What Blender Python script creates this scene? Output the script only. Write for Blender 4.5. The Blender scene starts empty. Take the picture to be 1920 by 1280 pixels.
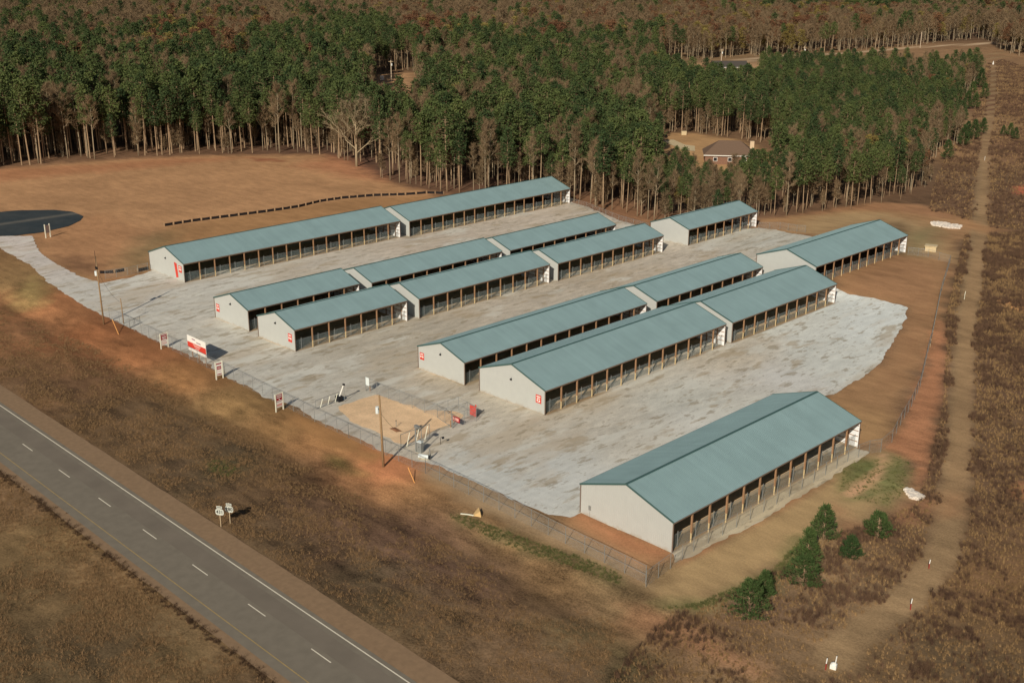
import bpy, bmesh, math, random
import numpy as np
from mathutils import Vector, Matrix
random.seed(7); RNG = np.random.default_rng(11)
R = math.radians
S = bpy.context.scene
COL = S.collection

# ------------------------------------------------------------------ camera
F, PITCH, ROLL, YAW = 2139.7, 0.32657, 0.003247, -0.78388
CZ = 70.0
_c, _s = math.cos(YAW), math.sin(YAW)
_fw = np.array([_s*math.cos(PITCH), _c*math.cos(PITCH), -math.sin(PITCH)])
_rt = np.array([_c, -_s, 0.0]); _up = np.cross(_rt, _fw)
CR = _rt*math.cos(ROLL) + _up*math.sin(ROLL); CU = -_rt*math.sin(ROLL) + _up*math.cos(ROLL); CW = _fw
cam = bpy.data.cameras.new('camera'); camo = bpy.data.objects.new('camera', cam); COL.objects.link(camo)
cam.sensor_fit = 'HORIZONTAL'; cam.sensor_width = 36; cam.lens = 36*F/1920; cam.clip_start = 1; cam.clip_end = 9000
camo.matrix_world = Matrix(((CR[0], CU[0], -CW[0], 0), (CR[1], CU[1], -CW[1], 0), (CR[2], CU[2], -CW[2], CZ), (0, 0, 0, 1)))
S.camera = camo

# ------------------------------------------------------------------ light
SUN_EL, SUN_AZ = R(30.5), R(154)          # azimuth clockwise from +Y
w = bpy.data.worlds.new('World'); S.world = w; w.use_nodes = True
nt = w.node_tree; bg = nt.nodes['Background']
sky = nt.nodes.new('ShaderNodeTexSky'); sky.sky_type = 'NISHITA'; sky.sun_disc = False
sky.sun_elevation = SUN_EL; sky.sun_rotation = SUN_AZ; sky.altitude = 200; sky.air_density = 1.0; sky.dust_density = 1.2
nt.links.new(sky.outputs[0], bg.inputs[0]); bg.inputs[1].default_value = 0.05
sun = bpy.data.lights.new('sun', 'SUN'); sun.energy = 4.5; sun.angle = R(0.5); sun.color = (1.0, 0.92, 0.80)
suno = bpy.data.objects.new('sun', sun); COL.objects.link(suno)
sd = Vector((-math.sin(SUN_AZ)*math.cos(SUN_EL), -math.cos(SUN_AZ)*math.cos(SUN_EL), -math.sin(SUN_EL)))
suno.rotation_euler = sd.to_track_quat('-Z', 'Y').to_euler(); suno.location = (-80, -60, 150)
S.view_settings.view_transform = 'Standard'; S.view_settings.look = 'None'
S.view_settings.exposure = -0.24; S.view_settings.gamma = 1.0
S.render.engine = 'CYCLES'
S.cycles.transparent_max_bounces = 16; S.cycles.max_bounces = 5; S.cycles.diffuse_bounces = 2; S.cycles.glossy_bounces = 2

# ------------------------------------------------------------------ helpers
K = 0.80
def A(r, g, b, k=1.0):
    f = lambda c: (c/12.92 if c <= .04045 else ((c+.055)/1.055)**2.4)
    return tuple(min(.9, k*f(v/255.0)/K) for v in (r, g, b))
def tag(o, label=None, cat=None, group=None, kind=None):
    if label: o['label'] = label
    if cat: o['category'] = cat
    if group: o['group'] = group
    if kind: o['kind'] = kind
    return o
def empty(name, loc=(0, 0, 0), rz=0.0, label=None, cat=None, group=None):
    o = bpy.data.objects.new(name, None); COL.objects.link(o); o.location = loc; o.rotation_euler = (0, 0, rz)
    o.empty_display_size = .5
    return tag(o, label, cat, group)
class MB:
    """collects shapes, builds ONE mesh object"""
    def __init__(s): s.v = []; s.f = []; s.m = []; s.uv = None
    def add(s, vs, fs, mi=0):
        n = len(s.v); s.v += [tuple(q) for q in vs]; s.f += [tuple(i+n for i in f) for f in fs]; s.m += [mi]*len(fs); return s
    def box(s, x0, y0, z0, x1, y1, z1, mi=0):
        return s.add([(x0,y0,z0),(x1,y0,z0),(x1,y1,z0),(x0,y1,z0),(x0,y0,z1),(x1,y0,z1),(x1,y1,z1),(x0,y1,z1)],
                     [(0,3,2,1),(4,5,6,7),(0,1,5,4),(1,2,6,5),(2,3,7,6),(3,0,4,7)], mi)
    def bar(s, a, b, wd, hg=None, mi=0, up=(0, 0, 1)):
        a = Vector(a); b = Vector(b); hg = hg or wd; d = (b-a)
        if d.length < 1e-6: return s
        d.normalize(); u = Vector(up)
        if abs(d.dot(u)) > .98: u = Vector((1, 0, 0))
        x = d.cross(u).normalized()*wd/2; y = x.cross(d).normalized()*hg/2
        vs = [a-x-y, a+x-y, a+x+y, a-x+y, b-x-y, b+x-y, b+x+y, b-x+y]
        return s.add(vs, [(0,3,2,1),(4,5,6,7),(0,1,5,4),(1,2,6,5),(2,3,7,6),(3,0,4,7)], mi)
    def tube(s, pts, rad, n=8, mi=0, cap=True):
        pts = [Vector(p) for p in pts]; base = len(s.v); rs = rad if isinstance(rad, (list, tuple)) else [rad]*len(pts)
        for i, p in enumerate(pts):
            d = (pts[min(i+1, len(pts)-1)] - pts[max(i-1, 0)]).normalized()
            u = Vector((0, 0, 1)) if abs(d.z) < .9 else Vector((1, 0, 0))
            x = d.cross(u).normalized(); y = x.cross(d)
            for k in range(n):
                t = 2*math.pi*k/n; s.v.append(tuple(p + (x*math.cos(t) + y*math.sin(t))*rs[i]))
        for i in range(len(pts)-1):
            for k in range(n):
                a = base+i*n+k; b = base+i*n+(k+1) % n; s.f.append((a, b, b+n, a+n)); s.m.append(mi)
        if cap:
            s.f.append(tuple(base+k for k in range(n))[::-1]); s.m.append(mi)
            e = base+(len(pts)-1)*n; s.f.append(tuple(e+k for k in range(n))); s.m.append(mi)
        return s
    def mesh(s, name, mats, smooth=False):
        me = bpy.data.meshes.new(name); me.from_pydata(s.v, [], s.f)
        for m in (mats if isinstance(mats, (list, tuple)) else [mats]): me.materials.append(m)
        if any(s.m): me.polygons.foreach_set('material_index', s.m)
        if smooth: me.polygons.foreach_set('use_smooth', [True]*len(me.polygons))
        me.update(); return me
    def build(s, name, mats, parent=None, smooth=False, loc=None):
        o = bpy.data.objects.new(name, s.mesh(name, mats, smooth)); COL.objects.link(o)
        if parent: o.parent = parent
        if loc is not None: o.location = loc
        return o

# value noise
def _h(ix, iy, seed):
    n = (ix*374761393 + iy*668265263 + seed*1442695041) & 0xffffffff
    n = ((n ^ (n >> 13))*1274126177) & 0xffffffff
    return ((n ^ (n >> 16)) & 0xffff)/65535.0
def vnoise(x, y, seed=0):
    x = np.asarray(x, float); y = np.asarray(y, float)
    ix = np.floor(x).astype(np.int64); iy = np.floor(y).astype(np.int64); fx = x-ix; fy = y-iy
    fx = fx*fx*(3-2*fx); fy = fy*fy*(3-2*fy)
    a = _h(ix, iy, seed); b = _h(ix+1, iy, seed); c = _h(ix, iy+1, seed); d = _h(ix+1, iy+1, seed)
    return (a*(1-fx)+b*fx)*(1-fy) + (c*(1-fx)+d*fx)*fy
def fbm(x, y, seed=0, o=4):
    t = 0; a = .5; s = 0
    for i in range(o): t = t + a*vnoise(np.asarray(x)*2**i, np.asarray(y)*2**i, seed+i*17); s += a; a *= .5
    return t/s

# ------------------------------------------------------------------ layout of the sheds (measured)
BAY = 3.806
SX = dict(A=-235.75, B=-195.56, C=-180.3, D=-179.04, E=-147.57, F=-131.45, G=-138.57, H=-89.83)
SW = {r: (12.19 if r in 'BCDE' else 15.24) for r in 'ABCDEFGH'}
SN = dict(A1=16, A2=16, B1=7, B2=10, B3=10, C1=7, C2=10, C3=10, D1=8, E1=13, E2=10, F1=13, F2=10, G1=11, H1=12)
SP = {'A1': (119.82, -68.15), 'A2': (183.96, -68.68), 'B1': (112.25, -68.87), 'B2': (142.34, -69.3), 'B3': (183.29, -69.56),
      'C1': (112.33, -69.26), 'C2': (142.24, -69.55), 'C3': (183.3, -69.8), 'D1': (230.3, -69.49), 'E1': (124.33, -70.22),
      'E2': (177.27, -70.42), 'F1': (124.13, -70.05), 'F2': (176.04, -70.25), 'G1': (217.76, -68.48), 'H1': (103.07, -70.15)}
HE, SLOPE = 4.27, 0.338
SHED = {n: (SX[n[0]], SP[n][0], SP[n][1]+CZ, SW[n[0]], SN[n]*BAY, SN[n]) for n in SN}

# ------------------------------------------------------------------ ground height
def gbase(x, y): 
    xc = np.clip(x, -420, -20)
    return -1.552 - 0.01196*xc + 0.000165*np.clip(y, 0, 400)
_an = []
for n, (x, y, z, wd, L, k) in SHED.items():
    for t in np.linspace(.02, .98, max(3, int(L/9))):
        for u in (.1, .9):
            px, py = x+wd*u, y+L*t; _an.append((px, py, z - float(gbase(px, py))))
_an = np.array(_an)
def g(x, y):
    x = np.asarray(x, float); y = np.asarray(y, float); sh = x.shape; x = x.ravel(); y = y.ravel()
    out = gbase(x, y); near = (x > -330) & (x < -10) & (y > 40) & (y < 340)
    xi = x[near]; yi = y[near]; res = np.zeros(len(xi))
    for k in range(0, len(xi), 40000):
        d2 = (xi[k:k+40000, None]-_an[:, 0])**2 + (yi[k:k+40000, None]-_an[:, 1])**2
        ww = 1/(d2+9.0)**2; w0 = 1/(30.0**2+9)**2
        res[k:k+40000] = (ww*_an[:, 2]).sum(1)/(ww.sum(1)+w0)
    e = np.minimum.reduce([(xi+330)/30, (-10-xi)/30, (yi-40)/30, (340-yi)/30]).clip(0, 1)
    out[near] += res*e
    r = np.hypot(x, y)
    out = out - 0.9*np.exp(-((y-86.5)/4.0)**2)*((x < -60) & (x > -400)) * np.clip((x+400)/60, 0, 1)*np.clip((-60-x)/12, 0, 1)
    out = out + np.clip((r-420)/500, 0, 1)*5*(fbm(x/260, y/260, 5, 3)-.5)
    out = out + np.clip((r-1200)/1300, 0, 1)**1.5*60*(.6+.8*fbm(x/900, y/900, 9, 2))
    return out.reshape(sh)
def ray(px, py): return CR*(px-960)/F - CU*(py-640)/F + CW
def atv(P, dz=0.0):
    """photo pixels -> points on the ground (the real places of things)"""
    P = np.asarray(P, float).reshape(-1, 2)
    d = np.array([ray(*p) for p in P]); z = np.full(len(P), -0.5); 
    for _ in range(12):
        t = (z+dz-CZ)/d[:, 2]; X = d[:, 0]*t; Y = d[:, 1]*t; z = .5*z + .5*g(X, Y) if _ < 9 else g(X, Y)
    return np.stack([X, Y, z], 1)
def at(px, py, dz=0.0): return Vector(atv([(px, py)], dz)[0])
def G(x, y): return float(g(np.array([x]), np.array([y]))[0])
def topx(X, Y, Z):
    d = X*CW[0]+Y*CW[1]+(Z-CZ)*CW[2]; d = np.where(np.abs(d) < 1e-3, 1e-3, d)
    u = (X*CR[0]+Y*CR[1]+(Z-CZ)*CR[2])/d; v = (X*CU[0]+Y*CU[1]+(Z-CZ)*CU[2])/d
    return 960+F*u, 640-F*v, d
def hgt(base, top):
    """height of a vertical thing from the pixel rows of its foot and head"""
    b = at(*base); r = ray(*top); k = np.hypot(r[0], r[1]); dist = math.hypot(b.x, b.y)
    return CZ + r[2]*dist/k - b.z
def inside(P, x, y):
    P = np.asarray(P); n = len(P); c = np.zeros(x.shape, bool); j = n-1
    for i in range(n):
        xi, yi = P[i]; xj, yj = P[j]
        if yi != yj:
            c ^= ((yi > y) != (yj > y)) & (x < (xj-xi)*(y-yi)/(yj-yi)+xi)
        j = i
    return c
def segdist(P, x, y, closed=True):
    P = np.asarray(P); m = np.full(x.shape, 1e9); n = len(P)
    for i in range(n if closed else n-1):
        a = P[i]; b = P[(i+1) % n]; d = b-a; L = max(1e-9, d@d)
        t = np.clip(((x-a[0])*d[0]+(y-a[1])*d[1])/L, 0, 1)
        m = np.minimum(m, (x-a[0]-t*d[0])**2 + (y-a[1]-t*d[1])**2)
    return np.sqrt(m)
def sdf(P, x, y): 
    d = segdist(P, x, y); return np.where(inside(P, x, y), d, -d)
def W2(px): return atv(px)[:, :2]

# ------------------------------------------------------------------ materials
def mat(name, col, rough=.8, metal=0.0, var=0.0, vscale=2.0, spec=.3):
    m = bpy.data.materials.new(name); m.use_nodes = True; n = m.node_tree.nodes; l = m.node_tree.links; b = n['Principled BSDF']
    b.inputs['Roughness'].default_value = rough; b.inputs['Metallic'].default_value = metal
    b.inputs['Specular IOR Level'].default_value = spec
    tc = n.new('ShaderNodeTexCoord'); no = n.new('ShaderNodeTexNoise'); no.inputs['Scale'].default_value = vscale; no.inputs['Detail'].default_value = 5
    l.new(tc.outputs['Object'], no.inputs['Vector'])
    mp = n.new('ShaderNodeMapRange'); mp.inputs['From Min'].default_value = .25; mp.inputs['From Max'].default_value = .75
    mp.inputs['To Min'].default_value = 1-var; mp.inputs['To Max'].default_value = 1+var; l.new(no.outputs['Fac'], mp.inputs['Value'])
    mx = n.new('ShaderNodeMix'); mx.data_type = 'RGBA'; mx.blend_type = 'MULTIPLY'; mx.inputs[0].default_value = 1
    mx.inputs[6].default_value = (*col, 1); l.new(mp.outputs[0], mx.inputs[7]); l.new(mx.outputs[2], b.inputs['Base Color'])
    return m
def ground_mat(name, fine=9.0, amp=.5, streak=None, bump=.08, blotch=None):
    m = bpy.data.materials.new(name); m.use_nodes = True; n = m.node_tree.nodes; l = m.node_tree.links; b = n['Principled BSDF']
    b.inputs['Roughness'].default_value = .95; b.inputs['Specular IOR Level'].default_value = .1
    at_ = n.new('ShaderNodeAttribute'); at_.attribute_name = 'albedo'
    tc = n.new('ShaderNodeTexCoord')
    vec = tc.outputs['Object']
    if streak:
        mp = n.new('ShaderNodeMapping'); mp.inputs['Scale'].default_value = streak; l.new(vec, mp.inputs['Vector']); vec2 = mp.outputs[0]
    else: vec2 = vec
    def noise(sc, det, v, rough=.6):
        q = n.new('ShaderNodeTexNoise'); q.inputs['Scale'].default_value = sc; q.inputs['Detail'].default_value = det
        q.inputs['Roughness'].default_value = rough; l.new(v, q.inputs['Vector']); return q
    n1 = noise(fine/20, 6, vec2, .65); n2 = noise(fine/2.2, 4, vec, .7); n3 = noise(fine/90, 3, vec2)
    def M(op, a, bb):
        q = n.new('ShaderNodeMath'); q.operation = op
        for i, v in enumerate((a, bb)):
            if isinstance(v, (int, float)): q.inputs[i].default_value = v
            else: l.new(v, q.inputs[i])
        return q.outputs[0]
    s1 = M('MULTIPLY', M('SUBTRACT', n1.outputs['Fac'], .5), amp*2.0)
    s2 = M('MULTIPLY', M('SUBTRACT', n2.outputs['Fac'], .5), amp*1.9)
    s3 = M('MULTIPLY', M('SUBTRACT', n3.outputs['Fac'], .5), amp*.9)
    tot = M('MULTIPLY', M('ADD', M('ADD', s1, s2), s3), at_.outputs['Alpha'])
    fac = M('MAXIMUM', M('ADD', tot, 1.0), .12)
    cb = n.new('ShaderNodeCombineXYZ')
    for i in range(3): l.new(fac, cb.inputs[i])
    mx = n.new('ShaderNodeMix'); mx.data_type = 'RGBA'; mx.blend_type = 'MULTIPLY'; mx.inputs[0].default_value = 1
    l.new(at_.outputs['Color'], mx.inputs[6]); l.new(cb.outputs[0], mx.inputs[7]); last = mx.outputs[2]
    if blotch:
        for sc, lo, hi, c, st in blotch:
            q = noise(sc, 5, vec2, .6); mr = n.new('ShaderNodeMapRange'); mr.inputs['From Min'].default_value = lo; mr.inputs['From Max'].default_value = hi
            mr.inputs['To Max'].default_value = st; l.new(q.outputs['Fac'], mr.inputs['Value'])
            m2 = n.new('ShaderNodeMix'); m2.data_type = 'RGBA'; l.new(mr.outputs[0], m2.inputs[0]); l.new(last, m2.inputs[6]); m2.inputs[7].default_value = (*c, 1); last = m2.outputs[2]
    l.new(last, b.inputs['Base Color'])
    bp = n.new('ShaderNodeBump'); bp.inputs['Strength'].default_value = .6; bp.inputs['Distance'].default_value = bump
    hh = M('ADD', n1.outputs['Fac'], M('MULTIPLY', n2.outputs['Fac'], .7)); l.new(hh, bp.inputs['Height']); l.new(bp.outputs[0], b.inputs['Normal'])
    return m
def leaf_mat(name, c1, c2, trans=0.0):
    m = bpy.data.materials.new(name); m.use_nodes = True; n = m.node_tree.nodes; l = m.node_tree.links; b = n['Principled BSDF']
    b.inputs['Roughness'].default_value = .85; b.inputs['Specular IOR Level'].default_value = .12
    oi = n.new('ShaderNodeObjectInfo'); ge = n.new('ShaderNodeTexCoord'); no = n.new('ShaderNodeTexNoise'); no.inputs['Scale'].default_value = 1.1
    l.new(ge.outputs['Object'], no.inputs['Vector'])
    ad = n.new('ShaderNodeMath'); ad.operation = 'MULTIPLY_ADD'; ad.inputs[1].default_value = .6; l.new(oi.outputs['Random'], ad.inputs[0]); 
    sc = n.new('ShaderNodeMath'); sc.operation = 'MULTIPLY_ADD'; sc.inputs[1].default_value = .9; sc.inputs[2].default_value = -.25; l.new(no.outputs['Fac'], sc.inputs[0]); l.new(sc.outputs[0], ad.inputs[2])
    mx = n.new('ShaderNodeMix'); mx.data_type = 'RGBA'; mx.inputs[6].default_value = (*c1, 1); mx.inputs[7].default_value = (*c2, 1)
    l.new(ad.outputs[0], mx.inputs[0]); l.new(mx.outputs[2], b.inputs['Base Color']); return m
def fence_mat(name, cell=.085, t=.14, col=(.42, .44, .44)):
    m = bpy.data.materials.new(name); m.use_nodes = True; n = m.node_tree.nodes; l = m.node_tree.links; b = n['Principled BSDF']
    b.inputs['Base Color'].default_value = (*col, 1); b.inputs['Roughness'].default_value = .5; b.inputs['Metallic'].default_value = .3
    uv = n.new('ShaderNodeUVMap'); sp = n.new('ShaderNodeSeparateXYZ'); l.new(uv.outputs[0], sp.inputs[0])
    outs = []
    for op in ('ADD', 'SUBTRACT'):
        a = n.new('ShaderNodeMath'); a.operation = op; l.new(sp.outputs[0], a.inputs[0]); l.new(sp.outputs[1], a.inputs[1])
        d = n.new('ShaderNodeMath'); d.operation = 'DIVIDE'; l.new(a.outputs[0], d.inputs[0]); d.inputs[1].default_value = cell
        fr = n.new('ShaderNodeMath'); fr.operation = 'FRACT'; l.new(d.outputs[0], fr.inputs[0])
        ls = n.new('ShaderNodeMath'); ls.operation = 'LESS_THAN'; l.new(fr.outputs[0], ls.inputs[0]); ls.inputs[1].default_value = t; outs.append(ls.outputs[0])
    mxx = n.new('ShaderNodeMath'); mxx.operation = 'MAXIMUM'; l.new(outs[0], mxx.inputs[0]); l.new(outs[1], mxx.inputs[1])
    l.new(mxx.outputs[0], b.inputs['Alpha'])
    return m
M_ground = ground_mat('ground_soil_and_grass', fine=9, amp=.7, streak=(.45, 1, 1), bump=.12)
M_gravel = ground_mat('crushed_gravel', fine=12, amp=.3, streak=(1.35, .45, 1), bump=.03,
    blotch=[(.07, .54, .64, A(176, 160, 136), .5), (.11, .55, .62, A(200, 198, 186), .6), (.2, .575, .63, A(158, 142, 116), .6), (.45, .585, .63, A(140, 128, 106), .6), (1.1, .60, .65, A(136, 126, 108), .5)])
M_dirt = ground_mat('bare_clay', fine=8, amp=.34, bump=.04)
M_asph = mat('road_asphalt', A(114, 106, 92), .9, var=.10, vscale=.8)
M_asph2 = mat('dark_asphalt', A(44, 56, 62), .85, var=.16, vscale=.35)
M_shoulder = mat('dusty_shoulder', A(130, 106, 80), .95, var=.12, vscale=1.5)
M_white = mat('white_road_paint', A(205, 196, 175), .7, var=.08)
M_yellow = mat('worn_yellow_paint', A(150, 128, 84), .8, var=.15)
M_wall = mat('off_white_metal', (.50, .505, .465), .55, var=.03, vscale=.7)
M_wallin = mat('white_metal_inner_face', A(222, 222, 218), .6, var=.03)
M_roof = mat('teal_metal_roofing', (.25, .36, .36), .55, var=.07, vscale=.3, spec=.12)
def tweak(m, kind):
    n = m.node_tree.nodes; l = m.node_tree.links; b = n['Principled BSDF']; src = b.inputs['Base Color'].links[0].from_socket
    tc = n.new('ShaderNodeTexCoord'); sp = n.new('ShaderNodeSeparateXYZ'); l.new(tc.outputs['Object'], sp.inputs[0])
    if kind == 'roof':      # panels about 0.9 m wide, each a hair different, with faint weather streaks down the slope
        f = n.new('ShaderNodeMath'); f.operation = 'MULTIPLY'; f.inputs[1].default_value = 1/.915; l.new(sp.outputs[1], f.inputs[0]); fl = n.new('ShaderNodeMath'); fl.operation = 'FLOOR'; l.new(f.outputs[0], fl.inputs[0])
        wn = n.new('ShaderNodeTexWhiteNoise'); wn.noise_dimensions = '1D'; l.new(fl.outputs[0], wn.inputs['W'])
        mp = n.new('ShaderNodeMapping'); mp.inputs['Scale'].default_value = (.12, 2.2, .12); l.new(tc.outputs['Object'], mp.inputs[0]); no = n.new('ShaderNodeTexNoise'); no.inputs['Scale'].default_value = 1; no.inputs['Detail'].default_value = 4; l.new(mp.outputs[0], no.inputs[0])
        a = n.new('ShaderNodeMath'); a.operation = 'MULTIPLY_ADD'; a.inputs[1].default_value = .05; a.inputs[2].default_value = .975; l.new(wn.outputs[0], a.inputs[0])
        c = n.new('ShaderNodeMath'); c.operation = 'MULTIPLY_ADD'; c.inputs[1].default_value = .16; c.inputs[2].default_value = -.08; l.new(no.outputs[0], c.inputs[0]); d = n.new('ShaderNodeMath'); d.operation = 'ADD'; l.new(a.outputs[0], d.inputs[0]); l.new(c.outputs[0], d.inputs[1])
        mx = n.new('ShaderNodeMix'); mx.data_type = 'RGBA'; mx.blend_type = 'MULTIPLY'; mx.inputs[0].default_value = 1; l.new(src, mx.inputs[6]); l.new(d.outputs[0], mx.inputs[7])
    else:                   # clay splashed on the foot of the walls
        no = n.new('ShaderNodeTexNoise'); no.inputs['Scale'].default_value = 1.3; no.inputs['Detail'].default_value = 5; l.new(tc.outputs['Object'], no.inputs[0])
        a = n.new('ShaderNodeMath'); a.operation = 'MULTIPLY_ADD'; a.inputs[1].default_value = 1.5; a.inputs[2].default_value = -.35; l.new(no.outputs[0], a.inputs[0]); c = n.new('ShaderNodeMath'); c.operation = 'SUBTRACT'; l.new(a.outputs[0], c.inputs[0]); l.new(sp.outputs[2], c.inputs[1])
        e = n.new('ShaderNodeMath'); e.operation = 'MULTIPLY'; e.use_clamp = True; e.inputs[1].default_value = .8; l.new(c.outputs[0], e.inputs[0])
        mx = n.new('ShaderNodeMix'); mx.data_type = 'RGBA'; l.new(e.outputs[0], mx.inputs[0]); l.new(src, mx.inputs[6]); mx.inputs[7].default_value = (.36, .27, .17, 1)
    l.new(mx.outputs[2], b.inputs['Base Color'])
tweak(M_roof, 'roof'); tweak(M_wall, 'wall')
M_roof_trim = mat('dark_teal_trim', A(62, 88, 84), .5, var=.05)
M_trim = mat('taupe_trim', A(112, 96, 84), .6, var=.08)
M_wood = mat('treated_timber', A(146, 112, 82), .85, var=.18, vscale=3)
M_woodpale = mat('pale_timber_base', A(190, 168, 126), .85, var=.12, vscale=3)  # paler timber for the lower part of each post
M_steel = mat('galvanised_steel', A(140, 142, 138), .5, .4, var=.08)
M_link = fence_mat('chain_link_mesh', t=.055)
M_link2 = fence_mat('shed_chain_link_mesh', t=.15, col=(.34, .42, .42))
M_black = mat('black_plastic', (.012, .013, .016), .6)
M_silt = mat('black_silt_fabric', (.016, .013, .013), .9, var=.2)
M_stake = mat('pale_stake_wood', A(170, 150, 120), .9, var=.1)
M_pole = mat('weathered_pole_wood', A(140, 114, 82), .9, var=.2, vscale=4)
M_plate = mat('weathered_sign_white', A(186, 188, 176), .5, var=.03)
M_red = mat('red_sign_paint', A(196, 62, 48), .5, var=.03)
M_dred = mat('deep_red_sign_paint', A(150, 28, 38), .5, var=.03)
M_signw = mat('white_sign_paint', A(224, 218, 208), .5, var=.02)
M_pink = mat('faded_print', A(206, 150, 138), .6, var=.05)
M_cream = mat('white_timber', A(236, 218, 196), .6, var=.04)
M_lightbox = mat('pale_grey_enamel', A(205, 212, 208), .5, var=.02)
M_orange = mat('orange_guard_plastic', A(226, 158, 90), .6)
M_conc = mat('pale_concrete', A(186, 168, 132), .9, var=.1)
M_stone = mat('white_riprap_stone', A(206, 196, 182), .95, var=.25, vscale=3)

# ------------------------------------------------------------------ painted land cover (albedo only)
SITES = [ # photo x, y, sRGB seen in sun, texture amount
 (20,740,108,82,54,1),(120,700,104,74,46,1),(60,620,116,80,48,1),(30,560,132,92,54,.9),(60,520,134,104,62,1),(100,560,150,98,56,.8),
 (150,620,134,84,46,.8),(250,660,140,90,50,.8),(180,720,108,78,50,1),(260,760,96,74,48,1),(330,700,140,98,54,.8),(330,800,92,72,48,1.1),
 (420,760,128,98,56,.9),(440,850,84,68,46,1.2),(520,800,130,96,54,.9),(520,900,98,76,50,1.1),(420,880,70,64,42,1.2),(350,880,102,80,54,1.1),
 (600,830,150,106,60,.7),(620,900,110,80,50,1.1),(560,960,84,66,44,1.3),(640,1000,88,68,48,1.3),(500,1010,96,76,50,1.2),(700,930,118,84,50,1),
 (720,880,190,114,64,.5),(760,900,172,116,66,.6),(820,930,150,112,68,.8),(800,1000,92,68,50,1.2),(880,980,130,100,62,1),(860,1080,86,66,48,1.3),
 (950,1040,118,90,54,1),(760,1120,86,72,46,1.3),(700,1060,82,70,48,1.3),(900,1180,98,76,52,1.2),(1000,1100,116,88,54,1.1),(1050,1160,104,80,54,1.2),
 (1100,1060,128,104,66,1),(1160,1120,112,92,60,1.1),(1200,1180,120,86,54,1.1),(1180,1250,92,76,52,1.2),(1040,1250,94,74,52,1.2),(1300,1240,104,80,54,1.2),
 (1380,1270,110,88,58,1.1),(1330,1190,112,84,56,1.1),(1450,1200,112,88,62,1.1),(1560,1200,126,100,68,1),(1650,1240,112,88,58,1),(1800,1240,96,78,54,1.1),
 (50,920,112,86,56,1),(120,1000,116,92,56,1),(60,1080,100,80,50,1.1),(200,1120,106,84,52,1.1),(150,1200,84,68,46,1.2),(300,1220,104,84,52,1.1),
 (400,1200,110,86,56,1.1),(60,1240,88,72,46,1.2),(480,1270,100,78,52,1.1),(240,1050,118,92,58,1),
 (1500,1130,104,80,62,1.1),(1620,1120,130,104,72,1),(1700,1000,116,90,64,1.1),(1850,1000,106,80,54,1),(1900,1100,118,88,56,1),(1850,1180,104,80,52,1.1),
 (1740,700,108,82,60,1.1),(1880,700,96,72,52,1.1),(1860,820,102,78,54,1.1),(1760,880,100,76,54,1.1),(1880,600,100,76,50,1.1),(1760,560,100,78,54,1.1),
 (1880,480,104,80,56,1.1),(1760,400,104,78,54,1.1),(1890,380,104,78,56,1.1),(1780,330,104,80,56,1.1),(1890,280,116,84,60,1),(1890,200,112,80,56,1),(1890,150,120,90,60,1),
 (1790,280,140,106,70,1),(1840,230,140,108,72,1),(1820,150,132,102,64,1),(1800,110,140,106,70,1),(1500,120,132,104,70,1),(1600,125,128,100,66,1),
 (300,340,120,88,62,1),(700,300,92,66,50,1),(1000,340,100,72,54,1),(1300,380,110,82,60,1),(1600,340,100,74,52,1),(400,200,74,60,44,1),(1000,200,86,68,50,1),(1400,200,90,70,50,1),
 (400,60,78,66,52,1),(1000,60,86,68,54,1),(1600,60,88,66,50,1),(1240,430,138,100,66,1),(1140,400,130,92,62,1)]
_sw = atv([(s[0], s[1]) for s in SITES])[:, :2]; _sc = np.array([A(*s[2:5])+(s[5],) for s in SITES])
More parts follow.
